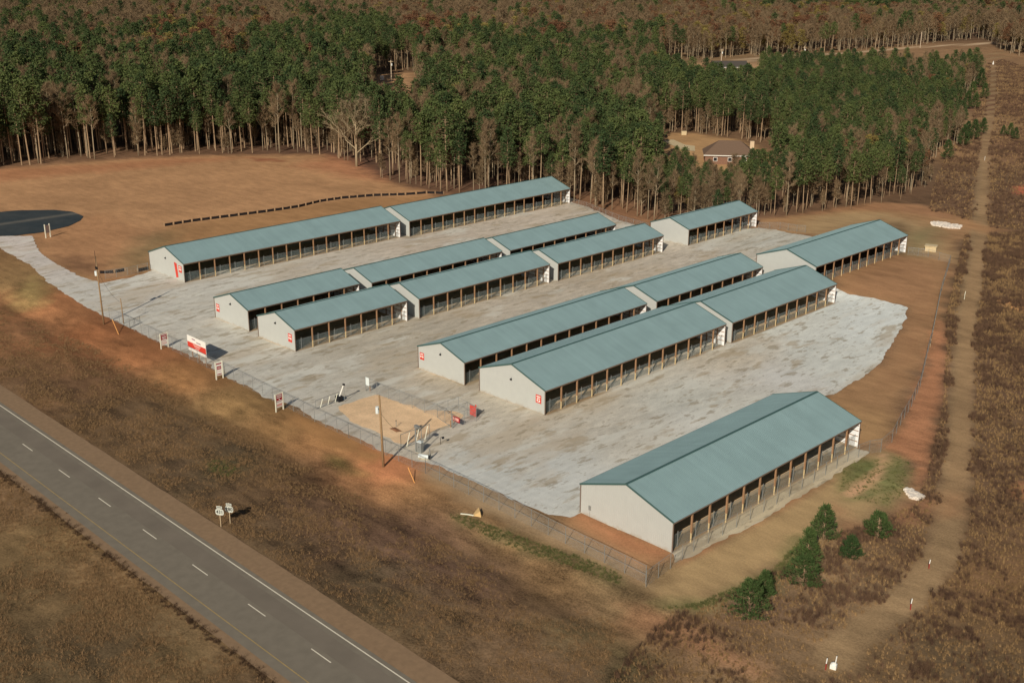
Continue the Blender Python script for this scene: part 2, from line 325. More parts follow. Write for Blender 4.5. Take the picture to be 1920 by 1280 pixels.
# (kind, photo outline, colour, texture, soft edge m, edge noise m, opacity)
PAINT = [
 ('P', [(-120,318),(0,318),(60,312),(200,300),(400,291),(600,290),(640,303),(700,333),(760,350),(830,363),(735,388),(308,461),(281,507),(240,518),(190,523),(150,515),(110,495),(80,478),(62,455),(60,445),(157,405),(100,395),(-120,400)], (168,124,80), .6, 3, 2.5, 1),
 ('P', [(0,420),(60,445),(80,478),(130,505),(190,523),(240,516),(270,440),(200,400)], (160,114,72), .6, 4, 3, .8),
 ('P', [(620,292),(660,302),(720,340),(640,330),(560,310)], (164,106,68), .6, 5, 4, .7),
 ('P', [(-60,320),(120,312),(300,298),(480,294),(300,312),(0,340)], (160,104,64), .5, 4, 4, .7),
 ('P', [(310,426),(500,396),(660,373),(830,366),(740,386),(308,462),(285,470)], (156,114,68), .55, 2, 1.5, .9),
 ('P', [(262,445),(320,432),(330,450),(296,468),(282,500),(240,512),(215,505)], (126,104,66), .7, 4, 3, .8),
 ('P', [(100,480),(150,480),(190,495),(180,515),(140,508)], (116,82,54), .8, 3, 3, .8),
 ('P', [(470,296),(520,298),(530,303),(480,302)], (128,66,40), .5, 2, 2, .7),
 ('P', [(1415,432),(1425,412),(1500,404),(1590,392),(1650,380),(1725,384),(1790,402),(1850,432),(1795,455),(1783,490),(1745,645),(1700,732),(1650,822),(1608,842),(1540,735),(1650,680),(1697,600),(1705,576),(1570,548),(1560,520),(1700,475),(1710,440),(1650,412),(1480,465),(1520,440)], (156,117,75), .6, 2, 1.5, 1),
 ('P', [(1480,432),(1520,405),(1600,398),(1660,400),(1720,415),(1760,440),(1780,485),(1700,470),(1700,440),(1650,412),(1540,440)], (164,134,90), .5, 4, 3, .9),
 ('P', [(1500,402),(1650,380),(1725,384),(1800,405),(1780,412),(1700,398),(1600,392),(1530,402)], (154,110,72), .6, 2, 2, .9),
 ('P', [(1668,418),(1690,416),(1705,425),(1700,436),(1680,432)], (104,84,56), .7, 2, 1, .8),
 ('P', [(1700,440),(1730,430),(1755,425),(1745,450),(1720,480),(1702,478)], (128,116,74), .7, 4, 2, .8),
 ('P', [(1570,545),(1600,505),(1680,478),(1770,505),(1755,580),(1735,650),(1660,720),(1700,600),(1710,575)], (150,109,71), .6, 4, 3, .85),
 ('P', [(1560,760),(1620,765),(1680,800),(1650,835),(1600,812)], (166,128,80), .5, 4, 3, .8),
 ('P', [(1060,974),(1100,962),(1262,1037),(1215,1070),(1205,1090),(1120,1050),(1040,1005)], (162,118,76), .6, 1.5, 1, 1),
 ('P', [(1080,966),(1100,962),(1262,1036),(1240,1050),(1190,1035),(1120,1000)], (164,104,66), .6, 1.5, 1, .6),
 ('P', [(1215,1105),(1262,1052),(1300,1034),(1420,968),(1600,862),(1655,846),(1700,860),(1720,930),(1650,965),(1560,1000),(1480,1050),(1400,1098),(1330,1128),(1260,1140)], (164,134,88), .55, 2, 2, 1),
 ('P', [(1262,1062),(1330,1030),(1400,992),(1500,935),(1560,900),(1500,920),(1400,975),(1300,1030)], (150,92,58), .6, .7, .8, .7),
 ('P', [(1580,885),(1600,862),(1650,862),(1640,900),(1600,928),(1575,925)], (88,100,50), 1, 1.4, 2, .8),
 ('P', [(1650,870),(1690,850),(1715,880),(1690,930),(1660,950),(1640,930),(1590,935),(1640,905)], (94,104,54), 1, 1.4, 2.4, .75),
 ('P', [(1448,1070),(1500,1010),(1520,1030),(1440,1105),(1370,1118),(1310,1142),(1240,1140),(1225,1128),(1310,1130),(1380,1105)], (100,104,56), .9, 1.4, 1.6, .75),
 ('P', [(1583,925),(1600,905),(1645,880),(1653,852),(1662,852),(1650,895),(1612,926),(1590,932)], (190,146,104), .35, .4, .5, 1),
 ('P', [(1690,940),(1770,925),(1790,950),(1730,975),(1660,985)], (152,106,70), .8, 1.5, 1.5, .7),
 ('P', [(1745,642),(1762,600),(1772,640),(1768,700),(1762,760),(1738,840),(1735,900),(1705,930),(1715,870),(1665,838),(1690,800),(1715,750),(1735,700)], (166,112,72), .9, 1.0, 1.5, 1),
 ('P', [(690,860),(740,855),(800,870),(760,900),(720,905),(690,885)], (182,116,70), .5, 2, 2, .8),
 ('P', [(560,775),(640,815),(720,852),(700,868),(640,850),(590,825),(545,790)], (156,112,62), .5, 1.5, 1.2, .9),
 ('P', [(800,868),(900,905),(1000,960),(1100,1010),(1215,1075),(1215,1098),(1100,1045),(980,990),(880,940),(790,890)], (160,134,98), .5, 1.5, 1, .85),
 ('P', [(842,962),(870,966),(920,985),(1000,1015),(1080,1040),(1170,1080),(1160,1095),(1060,1060),(980,1035),(900,1000),(850,975)], (92,86,52), 1.4, 1.4, 2, .6),
 ('P', [(610,850),(640,860),(690,890),(650,885),(620,868)], (92,84,40), 1.1, 1, 1, .7),
 ('P', [(385,865),(420,862),(445,880),(430,895),(395,885)], (62,66,36), 1.2, 1.5, 1.5, .8),
 ('P', [(0,660),(120,720),(260,800),(400,900),(520,1000),(640,1110),(760,1200),(820,1280),(700,1230),(560,1080),(440,980),(300,870),(150,770),(0,700)], (70,54,38), 1.7, 6, 6, .6),
 ('P', [(560,930),(760,1000),(900,1060),(940,1120),(820,1130),(700,1060)], (84,58,46), 1.7, 6, 5, .6),
 ('P', [(1000,1170),(1120,1180),(1240,1240),(1180,1260),(1080,1210)], (84,78,46), 1.2, 3, 3, .6),
 ('P', [(1140,1120),(1200,1135),(1280,1170),(1360,1215),(1440,1262),(1420,1270),(1320,1220),(1200,1160)], (158,112,74), .6, 1.5, 2, .6),
 ('P', [(1550,930),(1570,1010),(1600,1010),(1640,985),(1600,975)], (156,114,76), .8, 1, 1.5, .7),
 ('P', [(1860,563),(1890,560),(1960,575),(1960,592),(1900,582)], (206,150,88), .3, 1, 1.5, .95),
 ('P', [(1908,350),(1960,345),(1960,368),(1912,366)], (190,96,60), .4, 2, 2, .9),
 ('P', [(1895,910),(1915,905),(1925,935),(1905,935)], (170,108,66), .5, 1, 1, .8),
 ('P', [(1225,250),(1300,250),(1380,262),(1480,300),(1470,322),(1330,330),(1250,300)], (172,132,84), .5, 3, 3, 1),
 ('P', [(700,140),(770,135),(785,175),(760,198),(735,160),(705,160)], (180,136,90), .4, 4, 4, 1),
 ('P', [(1240,118),(1430,118),(1430,150),(1250,150)], (170,130,88), .4, 6, 4, 1),
 ('P', [(1300,126),(1340,122),(1340,130),(1305,132)], (172,110,76), .4, 2, 2, 1),
 ('L', [(1862,100),(1862,150),(1855,220),(1848,262),(1842,330),(1838,420),(1828,500),(1812,600),(1805,700),(1800,780),(1795,860),(1788,940),(1768,1030),(1730,1090),(1670,1145),(1600,1200),(1560,1235)], (146,118,80), .8, 2.1, 1.6, .9),
 ('L', [(1857,180),(1838,420),(1808,600),(1796,780),(1786,900),(1770,970)], (158,122,80), .5, .35, .3, .6),
 ('L', [(1868,180),(1848,420),(1822,600),(1814,780),(1806,900),(1795,970)], (158,122,80), .5, .35, .3, .6),
 ('P', [(1775,925),(1808,925),(1805,965),(1760,975)], (156,114,74), .7, 1.5, 1.5, .7),
 ('P', [(1790,405),(1850,425),(1900,432),(1850,438),(1800,425)], (160,116,72), .4, 2, 2, .8),
 ('L', [(1380,118),(1430,108),(1500,103),(1600,99),(1680,92),(1760,86),(1850,82),(1940,78)], (184,156,120), .3, 3.2, 1, 1),
 ('P', [(20,560),(60,520),(95,545),(80,575),(40,580)], (140,118,66), .8, 2, 2, .8),
]
_pp = [(k, W2(p), np.array(A(*c)+(tx,)), so, ns, op) for k, p, c, tx, so, ns, op in PAINT]
def cover(X, Y):
    n = len(X); out = np.zeros((n, 4))
    for k in range(0, n, 20000):
        x = X[k:k+20000]; y = Y[k:k+20000]
        x2 = x + 14*(fbm(x/30, y/30, 31)-.5); y2 = y + 14*(fbm(x/30, y/30, 57)-.5)
        rr = np.hypot(x, y)
        d2 = (x2[:, None]-_sw[:, 0])**2 + (y2[:, None]-_sw[:, 1])**2
        ww = 1/(d2 + 16)**1.8
        out[k:k+20000] = (ww[:, :, None]*_sc[None]).sum(1)/ww.sum(1)[:, None]
    for kind, P, c, so, ns, op in _pp:
        pad = 20 if kind == 'P' else 12
        mk = (X > P[:, 0].min()-pad) & (X < P[:, 0].max()+pad) & (Y > P[:, 1].min()-pad) & (Y < P[:, 1].max()+pad)
        if not mk.any(): continue
        x = X[mk]; y = Y[mk]
        nz = (fbm(x/3.0, y/3.0, 3)-.5)*2*ns
        if kind == 'P': s = sdf(P, x, y) + nz; a = np.clip(s/so*.5+.5, 0, 1)
        else: s = so + nz*.6 - segdist(P, x, y, False); a = np.clip(s/.8*.5+.5, 0, 1)
        a = (a*op)[:, None]; out[mk] = out[mk]*(1-a) + c*a
    # large soft patches
    band = ((Y < 93) & (Y > 66)) | (Y < 53); f = 1.06 + .18*(fbm(X/9, Y/9, 77)-.5)*2 + band*(.5*(fbm(X/16, Y/2.6, 171, 4)-.5)+.45*(fbm(X/2.2, Y/1.1, 172, 3)-.5)) + .12*(fbm(X/45, Y/45, 91)-.5)*2
    out[:, :3] *= (f*(1+.14*band))[:, None]; lum = out[:, :3] @ np.array([.35, .5, .15]); out[:, :3] = out[:, :3]*.88 + .12*lum[:, None]; out[:, 3] *= 1+.35*band
    return out

def set_albedo(me, c):
    a = me.color_attributes.new('albedo', 'FLOAT_COLOR', 'POINT'); a.data.foreach_set('color', np.ascontiguousarray(c, dtype=np.float32).ravel())
def growaxis(a, b, step, lo, hi, gr=1.07):
    m = list(np.arange(a, b, step)); s = step; v = m[0]; left = []
    while v > lo: s *= gr; v -= s; left.append(v)
    s = step; v = m[-1]; right = []
    while v < hi: s *= gr; v += s; right.append(v)
    return np.array(left[::-1]+m+right)
xs = growaxis(-345, -30, .85, -5200, 2500); ys = growaxis(38, 330, .85, -2500, 5200)
GX, GY = np.meshgrid(xs, ys); nx, ny = len(xs), len(ys)
X = GX.ravel(); Y = GY.ravel(); Z = g(X, Y)
Z = Z + .10*(fbm(X/1.7, Y/1.7, 12, 2)-.5)*((Y < 95) | (X > -72)) * (np.hypot(X, Y) < 500) * ((Y > 67.5) | (Y < 52))
idx = np.arange(nx*ny).reshape(ny, nx)
q = np.stack([idx[:-1, :-1], idx[:-1, 1:], idx[1:, 1:], idx[1:, :-1]], -1).reshape(-1, 4)
def npmesh(name, V, Q):
    me = bpy.data.meshes.new(name); me.vertices.add(len(V)); me.vertices.foreach_set('co', np.ascontiguousarray(V, dtype=np.float32).ravel())
    k = Q.shape[1]; me.loops.add(Q.size); me.loops.foreach_set('vertex_index', np.ascontiguousarray(Q, dtype=np.int32).ravel())
    me.polygons.add(len(Q)); me.polygons.foreach_set('loop_start', np.arange(0, Q.size, k, dtype=np.int32)); me.polygons.foreach_set('loop_total', np.full(len(Q), k, np.int32))
    me.update(calc_edges=True); me.validate(); return me
me = npmesh('ground', np.stack([X, Y, Z], 1), q); set_albedo(me, cover(X, Y)); me.materials.append(M_ground)
me.polygons.foreach_set('use_smooth', np.ones(len(me.polygons), bool))
o = bpy.data.objects.new('ground', me); COL.objects.link(o); tag(o, kind='structure')

def turncol(x, y):
    c = np.tile(np.array(A(38, 50, 56)+(1,)), (len(x), 1)); L = W2([(-140,424),(-20,424),(50,414),(105,406),(145,400)]); d = segdist(L, x, y, False)
    a = (np.exp(-(d/1.3)**2)*.55+.25*fbm(x/9, y/5, 4))[:, None]; a[(x*0+1 > 0)] *= 1; return c*(1-a)+np.array(A(112, 106, 96)+(1,))*a
M_turn = ground_mat('dusty_dark_asphalt', fine=10, amp=.3, bump=.01)
def region(name, P, material, step=.9, off=.05, noise=.8, colfn=None, zfn=g, ns=1.6, seed=3):
    """a sheet following the ground, cut to outline P by marching squares"""
    P = np.asarray(P); x0, y0 = P.min(0)-2; x1, y1 = P.max(0)+2
    ax = np.arange(x0, x1+step, step); ay = np.arange(y0, y1+step, step); gx, gy = np.meshgrid(ax, ay)
    s = sdf(P, gx.ravel(), gy.ravel()); s = (s + (fbm(gx.ravel()/ns, gy.ravel()/ns, seed, 3)-.5)*2*noise).reshape(gx.shape)
    V = []; Fs = []; key = {}
    def vid(k, x, y):
        if k not in key: key[k] = len(V); V.append((x, y))
        return key[k]
    H, Wd = s.shape
    for j in range(H-1):
        for i in range(Wd-1):
            c = [(i, j), (i+1, j), (i+1, j+1), (i, j+1)]; v = [s[b, a] for a, b in c]
            if max(v) <= 0: continue
            poly = []
            for k in range(4):
                a, b = c[k], c[(k+1) % 4]; va, vb = v[k], v[(k+1) % 4]
                if va > 0: poly.append(vid(a, ax[a[0]], ay[a[1]]))
                if (va > 0) != (vb > 0):
                    t = va/(va-vb); kk = (min(a, b), max(a, b))
                    poly.append(vid(kk, ax[a[0]]+(ax[b[0]]-ax[a[0]])*t, ay[a[1]]+(ay[b[1]]-ay[a[1]])*t))
            if len(poly) >= 3: Fs.append(poly)
    V = np.array(V); z = zfn(V[:, 0], V[:, 1])+off
    me = bpy.data.meshes.new(name); me.from_pydata([(a, b, c) for (a, b), c in zip(V, z)], [], Fs); me.materials.append(material)
    if colfn is not None: set_albedo(me, colfn(V[:, 0], V[:, 1]))
    me.polygons.foreach_set('use_smooth', [True]*len(me.polygons)); me.update()
    o = bpy.data.objects.new(name, me); COL.objects.link(o); tag(o, kind='structure'); return o

GS = [(30,455,184,172,158,1),(90,500,178,168,154,1),(180,560,172,166,152,1),(230,530,176,170,156,1),(320,570,176,170,154,1),(450,670,174,168,152,1),(560,720,172,166,150,1),
 (650,700,166,158,140,1.2),(700,680,160,150,130,1.3),(760,650,162,152,132,1.4),(900,560,168,156,136,1.4),(1100,520,166,152,130,1.4),(860,470,172,158,138,1.2),(1000,400,176,162,142,1.2),
 (600,520,172,162,144,1.1),(1250,480,172,160,140,1.4),(1450,450,176,170,152,1.2),(1150,430,170,160,142,1.2),(900,860,176,174,162,.9),(1000,900,180,178,166,.8),(1100,800,172,164,146,1.3),
 (1250,760,176,172,156,1.2),(1380,680,172,160,138,1.4),(1500,640,184,182,168,1),(1620,600,190,190,178,.9),(1580,680,184,182,168,1),(1300,800,182,178,164,1),(960,780,170,160,140,1.3),
 (1060,740,168,152,126,1.2),(850,680,168,152,128,1.3),(740,840,178,166,144,1),(600,790,172,164,148,.9),(1450,700,184,180,168,1),(1420,960,178,162,130,.8),(1550,880,176,160,130,.8)]
_gw = atv([(s[0], s[1]) for s in GS])[:, :2]; _gc = np.array([A(*s[2:5], 1.2)+(s[5],) for s in GS])
def gcol(x, y):
    x2 = x + 10*(fbm(x/14, y/30, 31)-.5); y2 = y + 20*(fbm(x/14, y/30, 57)-.5)
    d2 = (x2[:, None]-_gw[:, 0])**2 + (y2[:, None]-_gw[:, 1])**2; ww = 1/(d2+20)**1.8
    c = (ww[:, :, None]*_gc[None]).sum(1)/ww.sum(1)[:, None]; c[:, :3] *= np.array((.97, 1.0, 1.07))
    for cx_, w_, k_ in ((-208.5, 3.4, .10), (-158, 3.0, .10), (-103, 3.6, .08), (-164.5, 1.6, .07), (-214, 2.2, .06)):      # wheel tracks down the aisles
        wob = cx_ + 2.4*(fbm(y/22, y*0+cx_, 19, 2)-.5)*2
        for o_ in (-w_/2-.1, -w_/2+1.75, w_/2-.4, w_/2+1.3): c[:, :3] *= (1 - k_*np.exp(-((x-wob-o_)/.38)**2)*(.3+fbm(x/3, y/9, 29)))[:, None]
    wob = 104 + 3*(fbm(x/25, x*0, 23, 2)-.5)*2
    for o_ in (-2.4, -.6, 1.1, 2.9): c[:, :3] *= (1 - .08*np.exp(-((y-wob-o_)/.38)**2)*(.3+fbm(x/9, y/3, 33)))[:, None]
    # fence shade painted brown into the ground of the open bays, paler beside it
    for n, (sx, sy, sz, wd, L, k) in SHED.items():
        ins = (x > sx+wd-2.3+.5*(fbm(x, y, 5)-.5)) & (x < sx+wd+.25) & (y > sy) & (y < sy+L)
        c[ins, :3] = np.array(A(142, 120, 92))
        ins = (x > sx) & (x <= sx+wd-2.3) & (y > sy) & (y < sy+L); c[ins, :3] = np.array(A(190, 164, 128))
    return c
YARD = [(-60,443),(0,443),(60,443),(64,455),(80,478),(110,497),(150,518),(190,531),(245,521),(281,508),(700,392),(1067,378),(1100,388),(1130,400),(1160,413),(1192,422),(1240,440),(1420,427),(1455,431),(1500,440),
 (1530,446),(1440,500),(1560,535),(1592,552),(1640,560),(1704,576),(1697,600),(1675,640),(1650,680),(1620,705),(1570,735),(1545,745),(1610,842),(1640,845),(1605,866),(1420,978),(1300,1040),(1262,1060),(1262,1036),(1091,961),(1070,968),(1040,969),(973,943),(940,926),(893,906),(850,886),(804,868),(776,864),
 (747,856),(716,847),(682,827),(646,811),(626,801),(588,786),(553,761),(500,747),(473,729),(433,711),(387,681),(353,665),(317,650),(293,639),(253,620),(233,609),(197,594),(160,577),(127,554),(90,530),(60,500),(20,477),(0,465),(-60,445)]
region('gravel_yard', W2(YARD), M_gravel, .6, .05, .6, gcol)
PEN = [(633,762),(661,755),(708,740),(721,744),(736,751),(762,759),(791,768),(819,770),(852,771),(871,779),(852,792),(822,805),(792,822),(766,832),(747,832),(716,815),(680,800),(650,785)]
region('bare_clay_patch', W2(PEN), M_dirt, .5, .09, .6, lambda x, y: np.array([A(212, 180, 142, k)+(1,) for k in (1+.1*(fbm(x/5, y/5, 8)-.5)*2)]))
region('dark_asphalt_turnaround', W2([(-140,398),(-60,396),(0,398),(30,395),(100,394),(135,397),(157,406),(150,414),(130,424),(80,436),(30,442),(0,443),(-60,444),(-140,440)]), M_turn, .8, .08, .15, turncol)
# highway running along X
def strip(name, y0, y1, material, off, x0=-420, x1=60, zc=None, kind='structure', step=3.0):
    mb = MB(); xsr = np.arange(x0, x1+step, step); zz = g(xsr, np.full(len(xsr), 59.0))
    for i, xx in enumerate(xsr):
        mb.v += [(xx, y0, zz[i]+off), (xx, y1, zz[i]+off)]
    for i in range(len(xsr)-1): mb.f.append((2*i, 2*i+2, 2*i+3, 2*i+1)); mb.m.append(0)
    o = mb.build(name, material); tag(o, kind=kind); return o
def roadside(name, y0, y1, m, off):      # ragged-edged shoulder
    P = [(x, y0) for x in (-420, 60)] + [(x, y1) for x in (60, -420)]
    return region(name, P, m, 1.1, off, .12, None, lambda x, y: g(x, np.full(len(x), 59.0)), 2.5)
strip('road', 54.35, 63.55, M_asph, .10)
roadside('road_shoulder', 63.35, 66.7, M_shoulder, .09); roadside('median_shoulder', 53.2, 54.6, M_shoulder, .085)
strip('road_edge_line', 62.87, 63.03, M_white, .106); strip('road_median_line', 55.55, 55.68, M_yellow, .106)
mb = MB()
for k in range(-24, 12):
    x0 = -89.3+12.19*k; z = G(x0, 59)+.106
    mb.add([(x0, 59.24, z), (x0+3.5, 59.24, G(x0+3.5, 59)+.106), (x0+3.5, 59.38, G(x0+3.5, 59)+.106), (x0, 59.38, z)], [(0, 1, 2, 3)])
tag(mb.build('road_lane_dashes', M_white), kind='structure')
# darker wheel-worn lane of the road
strip('road_worn_lane', 59.9, 62.2, mat('worn_asphalt', A(110, 101, 88), .9, var=.12, vscale=.25), .103)

# ------------------------------------------------------------------ sheds
def shed(n, label):
    x, y, z, wd, L, N = SHED[n]
    root = empty('storage_shed', (x, y, z), 0, label, 'storage shed', 'long open-fronted storage sheds in the gravel yard')
    hr = HE+SLOPE*wd/2; OV = .12; th = .05
    # roof: two ribbed slopes
    rb = MB(); step = .305 if n == 'H1' else .229; RH = .024 if n == 'H1' else .012
    for side in (0, 1):
        xe, xr = (-OV, wd/2) if side == 0 else (wd+OV, wd/2)
        ze = HE-SLOPE*OV
        rb.add([(xe, -OV, ze), (xr, -OV, hr), (xr, L+OV, hr), (xe, L+OV, ze)], [(0, 1, 2, 3) if side == 1 else (3, 2, 1, 0)])
        rb.add([(xe, -OV, ze-th), (xr, -OV, hr-th), (xr, L+OV, hr-th), (xe, L+OV, ze-th)], [(0, 1, 2, 3)])
        k = 0; yy = -OV+.04
        while yy < L+OV-.05:
            a, b, h = yy, yy+(.11 if n == 'H1' else .07), RH
            rb.add([(xe, a, ze+.001), (xr, a, hr+.001), (xr, b, hr+.001), (xe, b, ze+.001), (xe, a+.012, ze+h), (xr, a+.012, hr+h), (xr, b-.012, hr+h), (xe, b-.012, ze+h)],
                   [(4, 5, 6, 7), (0, 1, 5, 4), (2, 3, 7, 6), (3, 0, 4, 7)]); yy += step
    rb.build('roof', M_roof, root)
    c = MB(); hw = .22
    c.add([(wd/2-hw, -OV-.02, hr-SLOPE*hw+.06), (wd/2, -OV-.02, hr+.07), (wd/2+hw, -OV-.02, hr-SLOPE*hw+.06), (wd/2-hw, L+OV+.02, hr-SLOPE*hw+.06), (wd/2, L+OV+.02, hr+.07), (wd/2+hw, L+OV+.02, hr-SLOPE*hw+.06)],
          [(0, 1, 4, 3), (1, 2, 5, 4)]); c.build('ridge_cap', M_roof_trim, root)
    for yy in (-OV-.015, L+OV-.015):
        t = MB()
        for xe in (-OV, wd+OV): t.bar((xe, yy, HE-SLOPE*OV-.03), (wd/2, yy, hr-.03), .05, .24)
        t.build('rake_trim', M_roof_trim, root)
    for xe in (-OV-.02, wd+OV+.02):
        MB().box(xe-.03, -OV, HE-SLOPE*OV-.17, xe+.03, L+OV, HE-SLOPE*OV+.0, 0).build('eave_trim', M_trim, root)
    def gable(name, yy, out, m, ribs=True):
        q = MB(); b = -.7
        pts = [(0.02, b), (wd-.02, b), (wd-.02, HE-.06), (wd/2, hr-.08), (.02, HE-.06)]
        q.add([(a, yy, c) for a, c in pts]+[(a, yy+.05*-out, c) for a, c in pts], [(0, 1, 2, 3, 4), (9, 8, 7, 6, 5), (0, 5, 6, 1), (1, 6, 7, 2), (4, 9, 5, 0)])
        if ribs:
            xx = .15
            while xx < wd-.1:
                zt = min(HE-.07+SLOPE*xx, HE-.07+SLOPE*(wd-xx)) - .03
                q.add([(xx, yy, b), (xx+.08, yy, b), (xx+.08, yy, zt), (xx, yy, zt), (xx+.02, yy+out*.028, b), (xx+.06, yy+out*.028, b), (xx+.06, yy+out*.028, zt), (xx+.02, yy+out*.028, zt)],
                      [(4, 5, 6, 7), (0, 4, 7, 3), (1, 2, 6, 5)]); xx += .305
        return q.build(name, m, root)
    gable('gable_wall', 0, -1, M_wall)
    ew = gable('end_wall', L, 1, M_wallin)
    q = MB(); q.box(-.03, .06, -.7, .02, L-.06, HE-.12); q.build('added_shade_wall', M_wall, root)  # unseen wall added on the left to keep the shed's inside dark
    for xx in (0, wd):
        for yy in (-.03, L+.03):
            MB().box(xx-.07, yy-.05, -.7, xx+.07, yy+.05, HE-.1).build('corner_trim', M_trim, root)
    f = MB()                                       # framing seen on the inside of the far wall
    for zz in (.9, 1.75, 2.6, 3.45): f.box(.1, L-.12, zz-.05, wd-.1, L-.06, zz+.05)
    for xx in np.arange(wd-1.6, .5, -2.4): f.box(xx-.07, L-.24, -.2, xx+.07, L-.125, HE+min(xx, wd-xx)*SLOPE-.25)
    f.build('wall_framing', M_wood, root)
    MB().box(wd-.2, .1, HE-.42, wd-.06, L-.1, HE-.12).build('header_beam', M_wood, root)
    for k in range(1, N):
        yy = k*BAY; p = MB()
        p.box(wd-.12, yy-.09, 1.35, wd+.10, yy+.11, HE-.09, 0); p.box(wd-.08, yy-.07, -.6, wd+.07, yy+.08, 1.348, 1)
        p.build('post', [M_wood, M_woodpale], root)
        t = MB(); t.bar((.1, yy, HE-.3), (wd-.22, yy, HE-.3), .05, .22)
        for s in (0, 1): t.bar(((.1, wd-.1)[s], yy, HE-.16), (wd/2, yy, hr-.2), .05, .18)
        t.build('truss', M_wood, root)
    return root
LBF = {'A1': 'long far left shed', 'A2': 'long shed at the back by the wood', 'B1': 'short front shed left of its twin', 'B2': 'middle shed of the back central row', 'B3': 'rear shed of the back central row', 'C1': 'short front shed at centre left', 'C2': 'middle shed of the central row', 'C3': 'rear shed of the central row', 'D1': 'lone short shed by the trees', 'E1': 'long narrow shed left of the wide one', 'E2': 'rear narrow shed right of centre', 'F1': 'wide front shed with a red sign', 'F2': 'wide rear shed by the bright gravel', 'G1': 'plain wide shed on brown grass', 'H1': 'nearest, largest shed'}
LB = {
 'A1': 'long teal-roofed shed at far left with two red signs on its white gable',
 'A2': 'long teal-roofed shed at the back against the wood, behind the one with two red signs',
 'B1': 'short front shed with a red sign at its left gable edge, left of a twin',
 'B2': 'middle shed in the back central row, its bays half hidden',
 'B3': 'rear shed of the back row of the central pair, beside the light gravel lane',
 'C1': 'short front shed with a small red sign at its right gable edge, centre left',
 'C2': 'middle shed of the central row, its open bays facing the gravel lane',
 'C3': 'rear shed of the central row, ending beside the plain white gable of a short shed',
 'D1': 'short shed with a plain white gable standing alone before the trees at upper right',
 'E1': 'shed with a red sign at its left gable edge, close behind the wide shed',
 'E2': 'rear shed of the narrow row right of centre, half hidden by the wide row',
 'F1': 'wide front shed right of centre with a red sign by its right gable corner',
 'F2': 'wide rear shed right of centre, ending at the bright gravel apron',
 'G1': 'wide shed with a big plain gable on the brown grass at upper right',
 'H1': 'largest, nearest shed at lower right, with a small grey sign before its gable'}
ROOT = {n: shed(n, LB[n]) for n in SHED}
def yz_sign(root, x0, x1, z0, z1, yy, kind):
    s = MB(); s.box(x0, yy-.03, z0, x1, yy, z1); so = s.build('unit_sign', M_red, root)
    t = MB(); wd = x1-x0; h = z1-z0; e = yy-.034
    def r(a, b, c, d): t.box(x0+wd*a, e-.004, z0+h*b, x0+wd*c, e, z0+h*d)
    if kind != 'tall':
        r(.14, .74, .86, .86)                              # the line of small capitals, unreadable at this range
        if kind in (1, 3): r(.14, .3, .36, .6); r(.62, .3, .86, .58); r(.42, .42, .56, .5)
        else: r(.2, .52, .8, .62); r(.2, .22, .4, .44); r(.56, .2, .8, .4); r(.2, .12, .8, .16)
        t.build('lettering', M_signw, so)
    return so
def wlight(root, wd):
    s = MB(); s.box(wd/2-.14, -.3, 4.05, wd/2+.14, -.02, 4.25); s.bar((wd/2, -.03, 4.4), (wd/2, -.22, 4.25), .05); s.build('wall_light', M_black, root)
for n in ('A1', 'B1', 'C1', 'E1', 'F1'): wlight(ROOT[n], SW[n[0]])
yz_sign(ROOT['A1'], 13.0, 14.3, 2.0, 3.5, -.035, 1)
q = MB(); q.add([(11.2, -.06, 3.9), (12.3, -.06, 3.8), (12.6, -.06, .7), (11.7, -.06, .5), (11.2, -.03, 3.9), (12.3, -.03, 3.8), (12.6, -.03, .7), (11.7, -.03, .5)], [(0, 1, 2, 3), (4, 7, 6, 5), (0, 4, 5, 1), (1, 5, 6, 2), (2, 6, 7, 3), (3, 7, 4, 0)])
tag(q.build('unit_sign', M_red, ROOT['A1']), 'tall slanting red sign left of the square one')
yz_sign(ROOT['B1'], .6, 1.75, 1.55, 3.1, -.035, 1); yz_sign(ROOT['C1'], 10.0, 11.2, 1.5, 3.1, -.035, 3)
yz_sign(ROOT['E1'], .5, 1.6, 1.9, 3.2, -.035, 1); yz_sign(ROOT['F1'], 13.2, 14.4, 1.7, 3.1, -.035, 2)

